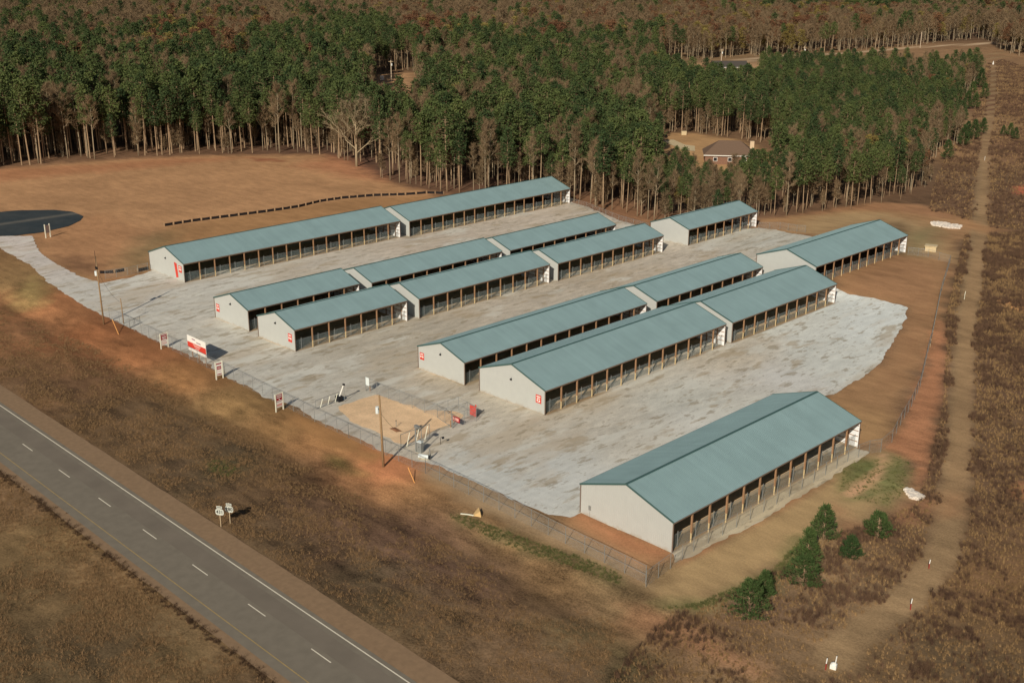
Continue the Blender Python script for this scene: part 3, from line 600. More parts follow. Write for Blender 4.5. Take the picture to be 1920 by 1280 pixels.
# ------------------------------------------------------------------ chain link fences
def fence(pts, h, label, spacing=3.05, group='chain-link fences', mesh=M_link, rail=True, mid=False, rpost=.038, name='chain_link_fence'):
    P = [Vector((p[0], p[1], 0)) for p in pts]
    root = empty(name, (P[0].x, P[0].y, G(P[0].x, P[0].y)), 0, label, 'fence', group); o0 = root.location
    def gz(p): return Vector((p.x, p.y, G(p.x, p.y)))-o0
    st = []
    for a, b in zip(P[:-1], P[1:]):
        L = (b-a).length; n = max(1, round(L/spacing))
        for i in range(n): st.append(a.lerp(b, i/n))
    st.append(P[-1]); Q = [gz(p) for p in st]
    me = MB(); uv = []; u = 0
    for a, b in zip(Q[:-1], Q[1:]):
        L = (b-a).length; me.add([a-Vector((0,0,.05)), b-Vector((0,0,.05)), b+Vector((0, 0, h)), a+Vector((0, 0, h))], [(0, 1, 2, 3)])
        uv += [(u, 0), (u+L, 0), (u+L, h), (u, h)]; u += L
    o = me.build('mesh_panel', mesh, root); ul = o.data.uv_layers.new(name='UVMap')
    ul.data.foreach_set('uv', [c for t in uv for c in t])
    if rail: MB().tube([p+Vector((0, 0, h)) for p in Q], .026, 6).build('top_rail', M_steel, root)
    if mid: MB().tube([p+Vector((0, 0, h*.5)) for p in Q], .025, 6).build('mid_rail', M_steel, root)
    pm = MB().tube([(0, 0, -.4), (0, 0, h+.06)], rpost, 7).mesh('post', M_steel)
    for k, p in enumerate(Q):
        if k >= 100: break
        q = bpy.data.objects.new('post', pm); COL.objects.link(q); q.parent = root; q.location = p
    return root
for n, (x, y, z, wd, L, N) in SHED.items():
    root = empty('chain_link_fence', (x+wd-.45, y, z), 0, 'chain-link fence inside the open bays of the ' + LBF[n], 'fence', 'chain-link fences inside the sheds')
    h = 1.98; mb = MB(); mb.add([(0, .1, -.1), (0, L-.15, -.1), (0, L-.15, h), (0, .1, h)], [(0, 1, 2, 3)]); o = mb.build('mesh_panel', M_link2, root)
    ul = o.data.uv_layers.new(name='UVMap'); ul.data.foreach_set('uv', [0, 0, L, 0, L, h, 0, h])
    MB().tube([(0, .1, h), (0, L-.15, h)], .03, 6).build('top_rail', M_steel, root)
    pm = MB().tube([(0, 0, -.4), (0, 0, h+.32)], .045, 6).mesh('post', M_steel)
    for k in range(N):
        q = bpy.data.objects.new('post', pm); COL.objects.link(q); q.parent = root; q.location = (0, (k+.5)*BAY-.3, 0)
FH = 2.4
fence([(-199, 96.5), (-160, 96), (-131, 96.1)], FH, 'long roadside chain-link fence from the left gate to the clay patch')
fence([(-131, 96.1), (-113.2, 96.2)], FH, 'chain-link fence before the clay patch, behind the middle pole', mid=False)
fence([(-113.2, 96.2), (-85.5, 95.4), (-72.4, 95.1)], FH, 'roadside chain-link fence running down to the near corner post', mid=True)
fence([tuple(p) for p in W2([(1211,1100),(1300,1034),(1406,975),(1503,918),(1589,866),(1629,850)])], 2.1, 'chain-link fence along the open side of the nearest shed')
fence([tuple(p) for p in W2([(1629,850),(1651,847),(1672,829),(1688,797),(1709,762),(1725,725),(1740,660),(1747,634),(1763,554),(1781,494)])], 2.1, 'chain-link fence curving up the brown grass beside the red bank', spacing=3.6)
fence([tuple(p) for p in W2([(1702,478),(1740,482),(1781,494)])], 1.9, 'chain-link fence behind the brown grass, ending at the big plain shed')
fence([tuple(p) for p in W2([(1070,384),(1100,392),(1160,416),(1215,432)])], 1.9, 'chain-link fence at the foot of the wood behind the central sheds')
fence([tuple(p) for p in W2([(1422,430),(1462,430),(1510,436)])], 1.9, 'chain-link fence right of the lone short shed')
fence([tuple(p) for p in W2([(198,523),(240,517),(278,508)])], 1.9, 'chain-link fence left of the far left shed gable')
fence([tuple(p) for p in W2([(686,732),(750,757),(820,783)])], 2.4, 'chain-link fence along the far side of the clay patch')
fence([tuple(p) for p in W2([(820,783),(860,770),(893,790),(848,803)])], 2.4, 'small chain-link enclosure holding the red board', spacing=2.6, mid=True)

def beam_gate(pts, h, label, name='chain_link_gate', braces=0, tilt=0):
    a = Vector(at(*pts[0])); b = Vector(at(*pts[1])); root = empty(name, a, 0, label, 'gate', 'chain-link gates'); d = b-a; z = Vector((0, 0, .12)); H = Vector((0, tilt, h))
    mb = MB(); mb.add([z, d+z, d+H, H], [(0, 1, 2, 3)]); o = mb.build('mesh_panel', M_link, root); L = d.length
    ul = o.data.uv_layers.new(name='UVMap'); ul.data.foreach_set('uv', [0, 0, L, 0, L, h, 0, h])
    f = MB()
    for p, q in ((z, d+z), (H, d+H), (z, H), (d+z, d+H), (d*.5+z, d*.5+H)): f.tube([p, q], .04, 6)
    f.build('frame', M_steel, root)
    for k in range(braces):
        t = (k+.6)/(braces+.2); m = MB(); m.tube([d*t+Vector((0, .05, .1)), d*(t+.12)+H*.92], .055, 6); m.build('brace', M_cream, root)
    return root
beam_gate([(206,598),(244,616)], 2.4, 'wide chain-link gate in the roadside fence beside the short pole', braces=0)
beam_gate([(243,616),(263,606)], 1.5, 'small chain-link gate leaf swung inward behind the short pole')
beam_gate([(592,768),(636,752)], 1.6, 'pale chain-link gate leaf lying open at the corner of the clay patch', braces=3)
beam_gate([(752,842),(806,822)], 2.4, 'chain-link gate with white braces by the grey control post', braces=3)
beam_gate([(820,783),(849,803)], 2.2, 'chain-link gate at the left of the small enclosure')

# ------------------------------------------------------------------ poles and wires
def pole(px, h, r, label, lean=(0, 0), extra=None, cat='utility pole'):
    b = at(*px); root = empty('utility_pole', b, 0, label, cat)
    MB().tube([(0, 0, -.5), (lean[0]*.5, lean[1]*.5, h*.5), (lean[0], lean[1], h)], [r, r*.85, r*.65], 9).build('pole', M_pole, root, True)
    return root
def can(root, x, y, z, r=.28, h=.9, m=None):
    MB().tube([(x, y, z), (x, y, z+h)], r, 12).build('transformer', m or M_lightbox, root, False)
hL = hgt((195, 608), (186, 482)); p1 = pole((195, 608), hL, .17, 'tall leaning wooden utility pole with a transformer at the left gate', (-.55, .1))
can(p1, -.85, .0, hL*.72); MB().box(-.75, -.12, hL*.82, -.1, .12, hL*.82+.5).build('crossarm', M_black, p1); MB().tube([(-.5, 0, hL*.8), (-.42, 0, hL+1.2)], .04, 6).build('riser', M_black, p1)
hM = hgt((719, 875), (711, 743)); p2 = pole((719, 875), hM, .2, 'tall wooden utility pole with a pale transformer before the clay patch', (-.5, .1))
can(p2, -.95, 0, hM*.74, .26, 1.0); MB().bar((-.8, 0, hM*.82), (-.3, 0, hM*.78), .08).build('bracket', M_black, p2)
p3 = pole((232, 607), hgt((232, 607), (228, 560)), .12, 'short wooden pole at the left gate', (-.15, 0))
def wire(a, b, sag, label):
    a = Vector(a); b = Vector(b); pts = []
    for i in range(17):
        t = i/16; p = a.lerp(b, t); p.z -= sag*4*t*(1-t); pts.append(p)
    o = MB().tube(pts, .02, 5).build('overhead_wire', M_black); tag(o, label, 'wire', 'service wires')
b1 = Vector(p1.location); b3 = Vector(p3.location); b2 = Vector(p2.location)
wire(b1+Vector((-.4, 0, hL*.82)), b3+Vector((-.1, 0, 4.4)), 1.2, 'slack wire from the tall left pole to the short pole')
ctl = at(780, 847)
wire(b2+Vector((-.4, 0, hM*.78)), ctl+Vector((0, 0, 4.1)), 1.8, 'slack wire from the middle pole to the grey control post')
for (a, b), lab in ((((222.5, 627), (210.5, 599)), 'orange guy-wire guard beside the tall left pole'), (((777.5, 905), (765, 876)), 'orange guy-wire guard on the bank by the middle pole')):
    f = at(*a); r = ray(*b); t = (f.y+.6)/r[1]; tip = Vector((r[0]*t, r[1]*t, CZ+r[2]*t))
    o = MB().tube([f, tip], .06, 6).build('guy_wire_guard', M_orange); tag(o, lab, 'guy guard', 'guy-wire guards')
# control post, cabinet, drum, keypad
root = empty('control_post', ctl, 0, 'tall grey steel control post with a camera head by the gate', 'post')
MB().tube([(0, 0, -.3), (0, 0, 4.2)], .11, 10).build('pole', M_steel, root); MB().box(-.1, -.2, 4.0, .75, .25, 4.35).build('camera_head', M_steel, root)
for sx in (.95,): MB().tube([(sx, .3, -.2), (sx, .3, 3.9)], .06, 8).build('pole', M_steel, root)
cb = at(788, 848); root = empty('operator_cabinet', cb, .2, 'grey gate operator cabinet beside the control post', 'cabinet')
MB().box(-.4, -.3, 0, .4, .3, 1.7).build('body', M_steel, root); MB().box(-.44, -.34, 1.7, .44, .34, 1.78).build('lid', M_lightbox, root); MB().box(-.03, -.33, .9, .03, -.302, 1.1).build('handle', M_black, root)
db = at(796, 860); root = empty('gate_motor', db, .5, 'pale horizontal gate motor housing at the fence foot', 'gate motor')
MB().tube([(-.9, 0, .4), (.7, -.1, .4)], .32, 12).build('housing', M_lightbox, root, False); MB().box(-.8, -.3, 0, .8, .3, .12).build('base', M_conc, root); MB().box(.7, -.3, .2, .95, .2, .8).build('end_cap', M_black, root)
bl = at(806, 862); tag(MB().tube([(0, 0, -.2), (0, 0, 1.7)], .1, 10).build('bollard', M_steel, loc=bl), 'grey steel bollard right of the gate motor', 'bollard')
root = empty('keypad_post', at(826, 833), 0, 'gooseneck keypad post standing on the gravel right of the gate', 'keypad post')
MB().tube([(0, 0, -.1), (0, 0, 1.0), (.05, .02, 1.2), (.25, .08, 1.28), (.42, .12, 1.22)], .035, 8).build('gooseneck', M_black, root); MB().box(.34, -.04, 1.08, .58, .26, 1.36).build('keypad', M_black, root)
# gate opener mast at the left end of the clay patch
root = empty('gate_opener', at(636, 752), 0, 'white slanting gate arm on a dark motor box at the clay patch corner', 'gate opener')
MB().box(-.55, -.4, 0, .5, .45, .95).build('motor_box', M_black, root); MB().tube([(.05, .05, .8), (.75, .5, 3.0)], .11, 8).build('arm', M_signw, root); MB().box(.6, .35, 2.9, .95, .65, 3.15).build('arm_head', M_black, root)
MB().tube([(.85, .5, -.1), (.78, .52, 2.8)], .04, 6).build('support', M_steel, root)
root = empty('post_sign', at(686, 733), 0, 'blank white rectangular sign on a steel post at the clay patch', 'sign')
MB().tube([(0, 0, -.2), (0, 0, 2.6)], .05, 8).build('post', M_steel, root); MB().box(.1, -.04, 1.2, 1.0, 0, 2.6).build('panel', M_lightbox, root)
tag(MB().tube([(0, 0, -.1), (0, 0, 1.0)], .08, 8).build('bollard', M_wood, loc=at(694, 733)), 'short brown bollard beside the blank white sign', 'bollard')
tag(MB().tube([(0, 0, -.1), (0, 0, 1.15)], .08, 8).build('bollard', M_wood, loc=at(845, 801)), 'short brown bollard below the small red framed sign', 'bollard')
root = empty('framed_sign', at(855, 800), 0, 'small red-framed white sign on the enclosure gate', 'sign')
MB().box(-.9, -.05, .9, .9, 0, 1.75).build('panel', M_dred, root); MB().box(-.7, -.06, 1.08, .7, -.051, 1.57).build('lettering_band', M_pink, root); MB().tube([(-1.0, 0, -.2), (-1.0, 0, 2.4)], .05, 8).build('post', M_steel, root)
root = empty('red_board', at(887, 782), 0, 'solid red board with a raised right corner in the small enclosure', 'sign')
q = MB(); q.add([(-.75, 0, .25), (.75, 0, .25), (.75, 0, 2.3), (.5, 0, 2.3), (.5, 0, 1.95), (-.75, 0, 1.95), (-.75, .05, .25), (.75, .05, .25), (.75, .05, 2.3), (.5, .05, 2.3), (.5, .05, 1.95), (-.75, .05, 1.95)],
      [(0, 1, 2, 3, 4, 5), (11, 10, 9, 8, 7, 6), (0, 6, 7, 1), (1, 7, 8, 2), (2, 8, 9, 3), (4, 10, 11, 5), (5, 11, 6, 0)]); q.build('panel', M_red, root)
for sx in (-.6, .6): MB().box(sx-.04, .051, -.2, sx+.04, .12, 1.9).build('post', M_steel, root)
root = empty('pipe_riser', at(743, 801), 0, 'thin pipe riser standing in the clay patch', 'pipe riser'); MB().tube([(0, 0, 0), (0, 0, 1.1)], .05, 7).build('pipe', M_steel, root); MB().tube([(0, 0, 1.1), (0, 0, 1.2)], .09, 8).build('cap', M_black, root)
q = MB(); q.add([(-1.4, -.5, .03), (1.2, -.7, .03), (1.5, .5, .03), (-1.0, .8, .03), (.0, 0, .28)], [(0, 1, 4), (1, 2, 4), (2, 3, 4), (3, 0, 4)]); tag(q.build('dirt_heap', mat('dark_damp_soil', A(130, 92, 66), .95, var=.2), loc=at(741, 806)), 'small dark heap of soil in the clay patch', 'dirt heap')
for px in ((764, 823), (717, 815), (803, 829)):
    pass

# ------------------------------------------------------------------ roadside signs
def aim(a, b):
    d = b-a; return math.atan2(d.y, d.x), math.hypot(d.x, d.y)
def board_sign(pl, pr, top, label, style):
    a = at(*pl); b = at(*pr); ang, L = aim(a, b); h = hgt(pr, top)
    root = empty('notice_sign', a, ang, label, 'sign', 'red and white notice signs along the roadside fence')
    for xx in (0, L): MB().box(xx-.09, -.06, -.3, xx+.09, .06, h).build('post', M_cream, root)
    MB().box(.09, -.04, h*.96, L-.09, .04, h).build('crosspiece', M_cream, root)
    pn = MB().box(.1, -.03, h*.22, L-.1, .03, h*.955).build('panel', M_signw, root); t = MB(); rw = MB(); wd = L-.2
    def rect(mb, u0, v0, u1, v1, e):
        for s in (-1, 1): 
            y0, y1 = sorted((s*.031, s*e)); mb.box(.1+wd*u0, y0, h*(.22+.735*v0), .1+wd*u1, y1, h*(.22+.735*v1))
    if style == 1:
        rect(t, .02, .46, .98, .98, .036)
        for v in (.88, .72, .62, .5): rect(rw, .2 if v < .88 else .1, v, .8 if v < .88 else .9, v+.05, .04)
        pk = MB(); rect(pk, .1, .12, .9, .2, .036); rect(pk, .1, .3, .8, .36, .036)
    elif style == 2:
        rect(t, .05, .84, .95, .93, .036); rect(t, .12, .45, .88, .7, .036); rect(t, .1, .06, .9, .13, .036)
        rect(rw, .22, .55, .78, .6, .04); pk = MB(); rect(pk, .1, .3, .9, .33, .036)
    else:
        rect(t, .02, .42, .98, .98, .036)
        for v, u in ((.86, .1), (.72, .12), (.58, .42), (.46, .08)): rect(rw, u, v, 1-u, v+.06, .04)
        pk = MB(); rect(pk, .08, .08, .92, .26, .036)
    t.build('print', M_dred, pn); rw.build('lettering', M_signw, pn); pk.build('small_print', M_pink, pn)
board_sign((302.5, 654.5), (315.8, 650.5), (313, 622), 'red-topped upright notice sign left of the big roadside board', 1)
board_sign((406, 712), (418.5, 708.5), (416.5, 675.5), 'mostly white upright notice sign just right of the big roadside board', 2)
board_sign((518, 772.5), (531.5, 767), (529, 734), 'red upright notice sign nearest the clay patch', 3)
a = at(90, 446); root = empty('notice_sign', at(86.5, 446.5), aim(at(86.5, 446.5), at(95, 444.5))[0], 'tall narrow white-posted sign beside the dark asphalt turnaround', 'sign')
hh = hgt((86.5, 446.5), (84, 421)); LL = aim(at(86.5, 446.5), at(95, 444.5))[1]
for xx in (0, LL): MB().box(xx-.12, -.08, -.3, xx+.12, .08, hh).build('post', M_cream, root)
MB().box(.12, -.04, hh*.35, LL-.12, .04, hh*.92).build('panel', mat('grey_sign_panel', A(128, 112, 104), .7, var=.1), root)
# big board
a = at(360, 669.5); b = at(386, 682.5); ang, L0 = aim(a, b); root = empty('roadside_board', a, ang, 'large white and red landscape board on timber legs at the roadside', 'board')
ht = hgt((386, 682.5), (383, 641.5)); Lw = L0+1.6; x0 = -1.1; zb = ht*.30
for xx in (.2, L0*.5, L0): MB().box(xx-.07, .04, -.3, xx+.07, .18, ht-.1).build('post', M_wood, root)
pn = MB().box(x0, -.03, zb, x0+Lw, .03, ht).build('panel', M_signw, root); hh = ht-zb
MB().box(x0+.02, -.036, zb+hh*.2, x0+Lw-.02, -.031, zb+hh*.58).build('red_band', M_red, pn)
t = MB()
for u0, u1, v0, v1 in ((.3, .72, .46, .54), (.36, .66, .36, .44), (.42, .62, .24, .31)): t.box(x0+Lw*u0, -.041, zb+hh*v0, x0+Lw*u1, -.0365, zb+hh*v1)
t.build('lettering', M_pink, pn); t = MB()
for u0, u1, v0, v1 in ((.26, .44, .8, .88), (.5, .74, .68, .75)): t.box(x0+Lw*u0, -.036, zb+hh*v0, x0+Lw*u1, -.0315, zb+hh*v1)
t.build('lettering', mat('grey_print', A(150, 120, 128), .6), pn)
# route markers
def text_mesh(txt, size):
    cu = bpy.data.curves.new('t', 'FONT'); cu.body = txt; cu.size = size; cu.align_x = 'CENTER'; cu.align_y = 'CENTER'; cu.extrude = .004; cu.offset = .012
    ob = bpy.data.objects.new('t', cu); me = bpy.data.meshes.new_from_object(ob); return me
def route(px, top, num, label):
    b = at(*px); h = hgt(px, top)
    root = empty('route_marker', b, R(32), label, 'road sign', 'numbered route markers on the verge')
    MB().box(-.05, -.04, -.3, .05, .04, h*.98).build('post', M_stake, root)
    hw = .58; zc = h-.98
    prof = []
    for i in range(28):
        t = 2*math.pi*i/28; r = .40+.05*math.cos(4*t)*0; x = hw*math.copysign(abs(math.cos(t))**.55, math.cos(t)); z = .44*math.copysign(abs(math.sin(t))**.6, math.sin(t)); prof.append((x, z))
    q = MB(); q.add([(x, -.06, zc+z) for x, z in prof]+[(x, -.045, zc+z) for x, z in prof], [tuple(range(28)), tuple(range(55, 27, -1))]+[(i, i+28, (i+1) % 28+28, (i+1) % 28) for i in range(28)])
    so = q.build('shield', M_plate, root)
    me = text_mesh(num, .66); me.materials.append(M_black); o = bpy.data.objects.new('number', me); COL.objects.link(o); o.parent = so; o.location = (0, -.066, zc); o.rotation_euler = (R(90), 0, 0)
    pl = MB().box(-.38, -.06, zc+.5, .38, -.045, zc+.84).build('plate', M_plate, root)
    t = MB()
    for k in range(5): t.box(-.28+k*.12, -.066, zc+.6, -.2+k*.12, -.0605, zc+.74)
    t.build('lettering', M_black, pl)
route((414.5, 987), (413.5, 946), '431', 'route marker reading 431 on a pale post on the grass verge')
route((432, 981), (430.5, 941), '280', 'route marker reading 280 on a slim post on the grass verge')

# small grey sign before the nearest shed, grey meter post
root = empty('post_sign', at(1105.5, 968), 0, 'small grey sign on a thin post before the nearest shed gable', 'sign')
MB().tube([(0, 0, -.1), (0, 0, 1.5)], .025, 6).build('post', M_steel, root); MB().box(-.2, -.05, .95, .2, -.03, 1.6).build('panel', M_steel, root)

# ------------------------------------------------------------------ silt fences
def silt(px, label, h=.75, every=2.3, stake=M_stake):
    P = W2(px); root = empty('silt_fence', (P[0][0], P[0][1], G(*P[0])), 0, label, 'silt fence', 'black silt fences'); o0 = Vector(root.location)
    pts = []
    for a, b in zip(P[:-1], P[1:]):
        n = max(1, int(np.hypot(*(b-a))/every)); pts += [a+(b-a)*i/n for i in range(n)]
    pts.append(P[-1]); mb = MB()
    for i in range(len(pts)-1):
        a, b = pts[i], pts[i+1]; A_ = Vector((a[0], a[1], G(*a)))-o0; B_ = Vector((b[0], b[1], G(*b)))-o0; d = (B_-A_); sg = .12*random.random()
        m = (A_+B_)/2+Vector((0, 0, h-sg)); A1 = A_+d*.09; B1 = B_-d*.09; n = Vector((-d.y, d.x, 0)).normalized()*.02
        base = [A1-Vector((0,0,.1)), B1-Vector((0,0,.1)), B1+Vector((0, 0, h)), m, A1+Vector((0, 0, h))]
        mb.add([p+n for p in base]+[p-n for p in base], [(0, 1, 2, 3, 4), (9, 8, 7, 6, 5), (2, 7, 8, 3), (3, 8, 9, 4), (0, 4, 9, 5), (1, 6, 7, 2)])
    mb.build('fabric', M_silt, root); sm = MB().box(-.04, -.04, -.2, .04, .04, h+.2).mesh('stake', stake)
    for k, p in enumerate(pts[:100]):
        q = bpy.data.objects.new('stake', sm); COL.objects.link(q); q.parent = root; q.location = Vector((p[0], p[1], G(*p)))-o0
silt([(308,424.5),(360,416),(430,407),(500,398),(560,389),(600,379),(640,373),(700,368),(760,366),(800,363),(832,364)], 'long black silt fence on pale stakes behind the far left shed')
silt([(1744,650),(1752,610),(1762,556),(1772,520)], 'black silt fence at the foot of the curved chain-link fence', .5)
silt([(258,510),(281,505)], 'short piece of black silt fence at the far left shed gable', .8)
silt([(185,513),(215,512),(235,508)], 'short dark silt fence at the mouth of the gravel drive', .7)

# ------------------------------------------------------------------ small ground things
def stones(px, n, size, label, name='riprap'):
    P = W2(px); x0, y0 = P.min(0); x1, y1 = P.max(0); mb = MB(); c = 0
    while c < n:
        x = random.uniform(x0, x1); y = random.uniform(y0, y1)
        if not inside(P, np.array([x]), np.array([y]))[0]: continue
        s = size*random.uniform(.5, 1.3); z = G(x, y); c += 1
        vs = []
        for i in range(8):
            v = Vector(((i & 1)*2-1, ((i >> 1) & 1)*2-1, ((i >> 2) & 1)*2-1))*.5; vs.append((x+v.x*s*random.uniform(.6, 1.2), y+v.y*s*random.uniform(.6, 1.2), z+v.z*s*random.uniform(.6, 1.1)+.15*s))
        mb.add(vs, [(0, 2, 3, 1), (4, 5, 7, 6), (0, 1, 5, 4), (1, 3, 7, 5), (3, 2, 6, 7), (2, 0, 4, 6)])
    o = mb.build(name, M_stone); tag(o, label, 'rocks', None, 'stuff')
stones([(1744,417),(1760,416.5),(1803,424),(1800,429),(1780,428.5),(1748,423)], 420, .5, 'long strip of white rocks on the brown grass at upper right')
stones([(1697,917),(1712,922),(1731,932),(1722,937),(1708,935)], 160, .5, 'small apron of white rocks below the green grass')
stones([(880,771),(900,760),(905,773),(890,780)], 3, .3, 'few stones')if False else None
root = empty('drain_box', at(1745, 470), R(20), 'pale concrete drain box on the tan grass at upper right', 'drain box')
MB().box(-1.3, -1.0, -.2, 1.3, 1.0, 1.25).build('box', M_conc, root); MB().box(-1.45, -1.15, 1.25, 1.45, 1.15, 1.4).build('lid', M_conc, root)
root = empty('pipe_end', at(899, 965), R(-35), 'pale flared concrete pipe end on the roadside bank', 'pipe end')
q = MB(); q.add([(-.75, 0, .75), (.55, 0, .8), (.35, -.9, .12), (-.35, -.75, .12), (-.75, .25, .1), (.55, .25, .1), (.9, .1, .1)], [(0, 3, 2, 1), (0, 4, 3), (1, 2, 6), (0, 1, 5, 4), (1, 6, 5)]); q.build('flare', mat('tan_concrete', A(190, 158, 108), .9, var=.08), root)  # whole flare in one yellowish concrete tone
MB().bar((.35, -.7, .15), (-.25, -1.5, .1), .16, .1).bar((-.25, -1.5, .1), (-.75, -2.4, .02), .16, .1).build('apron_strip', M_cream, root)
def marker(px, top, label, low=M_dred, hi=M_signw):
    b = at(*px); h = max(.6, hgt(px, top)); root = empty('marker_stake', b, 0, label, 'marker stake', 'pipeline marker stakes along the track')
    MB().tube([(0, 0, -.2), (0, 0, h*.55)], .05, 8).build('base', low, root); MB().tube([(0, 0, h*.55), (.06, 0, h)], .06, 8).build('top', hi, root)
marker((1741.5, 1065), (1741.5, 1048), 'red and white marker stake beside the track, upper of the two by the bend')
marker((1707, 1142), (1708, 1121), 'red and white marker stake beside the track, lower of the two by the bend')
marker((1548, 1255), (1550, 1233), 'slim red and white marker stake at the bottom edge beside the white box')
marker((1565.5, 1254), (1568, 1229), 'white marker post touching the white box at the bottom edge', M_signw)
marker((1808, 561), (1811, 546), 'pale bent marker stake on the track beside the gravel yard', M_cream, M_cream)
marker((1846, 301), (1846.5, 293), 'small white marker stake far up the track', M_signw)
root = empty('junction_box', at(1562.5, 1252), R(15), 'small white domed junction box on the ground at the bottom edge', 'junction box')
MB().box(-.32, -.28, -.1, .32, .28, .5).tube([(0, 0, .5), (0, 0, .62), (0, 0, .72)], [.32, .26, .1], 12).build('housing', M_signw, root)
root = empty('marker_stake', at(1862, 121), 0, 'bright white cone-shaped marker near the head of the track', 'marker'); MB().tube([(0, 0, 0), (0, 0, 2.2)], [.55, .08], 9).build('cone', M_signw, root)
# track of small stones near the back edge
# ------------------------------------------------------------------ houses, car, far poles
def house(px, rz, Lx, Ly, h, rh, wallm, roofm, label, hip=True, chim=None, wins=3):
    b = at(*px); root = empty('house', b, rz, label, 'house')
    wl = MB(); wl.box(-Lx/2, -Ly/2, -.5, Lx/2, Ly/2, h); wl.build('wall', wallm, root)
    e = .6; i = Ly/2*.9 if hip else 0
    r = MB(); r.add([(-Lx/2-e, -Ly/2-e, h), (Lx/2+e, -Ly/2-e, h), (Lx/2+e, Ly/2+e, h), (-Lx/2-e, Ly/2+e, h), (-Lx/2-e+i, 0, h+rh), (Lx/2+e-i, 0, h+rh)],
          [(0, 1, 5, 4), (2, 3, 4, 5), (1, 2, 5), (3, 0, 4), (0, 3, 2, 1)]); rf = r.build('roof', roofm, root)
    MB().box(-Lx/2-e, -Ly/2-e-.04, h-.28, Lx/2+e, -Ly/2-e+.02, h-.01).build('fascia', M_signw, root)
    for k in range(wins):
        x = -Lx/2+Lx*(k+.7)/(wins+.4); wi = MB().box(x-.7, -Ly/2-.06, 1, x+.7, -Ly/2-.01, 2.4).build('window', M_signw, root); MB().box(x-.58, -Ly/2-.08, 1.12, x+.58, -Ly/2-.062, 2.28).build('pane', M_black, wi)
    if chim: MB().box(chim[0]-.7, chim[1]-.6, 0, chim[0]+.7, chim[1]+.6, h+rh-.4).build('chimney', chim[2], root)
    return root
rz = math.atan2(CR[1], CR[0])
M_dull = mat('buff_siding', A(142, 126, 108), .9); M_brick = mat('brown_brick', A(120, 90, 72), .9, var=.15); M_shingle = mat('brown_shingles', A(104, 84, 68), .95, var=.12, vscale=4); M_gshin = mat('grey_shingles', A(72, 66, 60), .95, var=.15, vscale=4)
house((1366, 303), rz-.12, 17, 12, 3.2, 4.2, M_brick, M_shingle, 'brown hip-roofed brick house among the pines behind the lone short shed', True, (7.9, 2.0, mat('cream_siding', A(196, 172, 140), .8)))
house((1293, 278), rz+.3, 9, 8, 2.6, 2.6, M_brick, M_shingle, 'small brown-roofed garage wing left of the brown house', True, None, 1) if False else None
house((1366, 134), rz+.05, 20, 12, 3, 3.2, M_dull, M_gshin, 'grey-roofed house with a white chimney in the far clearing', False, (9, 1, M_signw))
house((1262, 137), rz, 14, 10, 3, 3, M_dull, M_gshin, 'grey-roofed house at the left of the far clearing', False)
house((430, 145), rz, 34, 12, 3.2, 3.2, mat('tan_siding', A(120, 100, 84), .9, var=.1), M_gshin, 'long low house with white-framed windows deep in the left wood', False, None, 5)
house((820, 158), rz, 18, 11, 3, 2.5, M_dull, M_gshin, 'pale house half hidden by bare trees in the middle wood', False)
drv = [(1243,264),(1262,262),(1285,272),(1303,274),(1303,284),(1280,282),(1250,268)]
region('driveway', W2(drv), M_conc, .8, .08, .2)
root = empty('parked_car', at(1240, 257), rz+.3, 'dark car parked on the drive of the brown house', 'car')
q = MB(); q.add([(-2.2, -.9, .35), (2.2, -.9, .35), (2.2, .9, .35), (-2.2, .9, .35), (-2.2, -.88, .95), (2.2, -.88, .85), (2.2, .88, .85), (-2.2, .88, .95)], [(0, 3, 2, 1), (4, 5, 6, 7), (0, 1, 5, 4), (1, 2, 6, 5), (2, 3, 7, 6), (3, 0, 4, 7)]); q.build('body', M_black, root)
q = MB(); q.add([(-1.9, -.85, .95), (1.0, -.85, .92), (1.0, .85, .92), (-1.9, .85, .95), (-1.5, -.7, 1.5), (.3, -.7, 1.5), (.3, .7, 1.5), (-1.5, .7, 1.5)], [(4, 5, 6, 7), (0, 1, 5, 4), (1, 2, 6, 5), (2, 3, 7, 6), (3, 0, 4, 7)]); q.build('cabin', mat('dark_glass', (.02, .03, .04), .2), root)
for sx in (-1.4, 1.4):
    for sy in (-.92, .74): MB().tube([(sx, sy, .34), (sx, sy+.18, .34)], .34, 12).build('wheel', M_black, root)
def farpole(px, top, label, arm=True):
    b = at(*px); h = hgt(px, top); root = empty('utility_pole', b, rz, label, 'utility pole', 'pale utility poles in the far wood')
    MB().tube([(0, 0, -1), (0, 0, h)], .22, 7).build('pole', mat('bleached_pole', A(190, 172, 148), .9), root)
    if arm: MB().box(-1.3, -.1, h-.9, 1.3, .1, h-.65).build('crossarm', M_stake, root); MB().tube([(.45, 0, h-3), (.45, 0, h-1.8)], .32, 8).build('transformer', M_lightbox, root)
farpole((734, 153), (732, 113), 'pale pole rising from the sandy clearing in the middle wood')
farpole((961, 121), (961, 104), 'short-looking pale pole in the centre of the far wood'); farpole((1170, 120), (1171, 97), 'pale pole left of the far clearing')
farpole((1352, 121), (1354, 92), 'pale pole behind the grey-roofed house with a white chimney'); farpole((1507, 112), (1508, 87), 'pale pole left end of the dirt road')
farpole((1725, 90), (1727, 60), 'pale pole beside the middle of the dirt road', False)
bx = at(716.5, 150); root = empty('utility_box', bx, 0, 'white utility box in the sandy clearing in the middle wood', 'utility box'); MB().box(-.9, -.7, 0, .9, .7, 2.2).build('housing', M_signw, root)
bx = at(1282, 253); root = empty('utility_box', bx, rz, 'beige crate at the tree edge above the drive of the brown house', 'crate'); MB().box(-1.0, -.7, 0, 1.0, .7, 1.5).build('housing', M_conc, root)

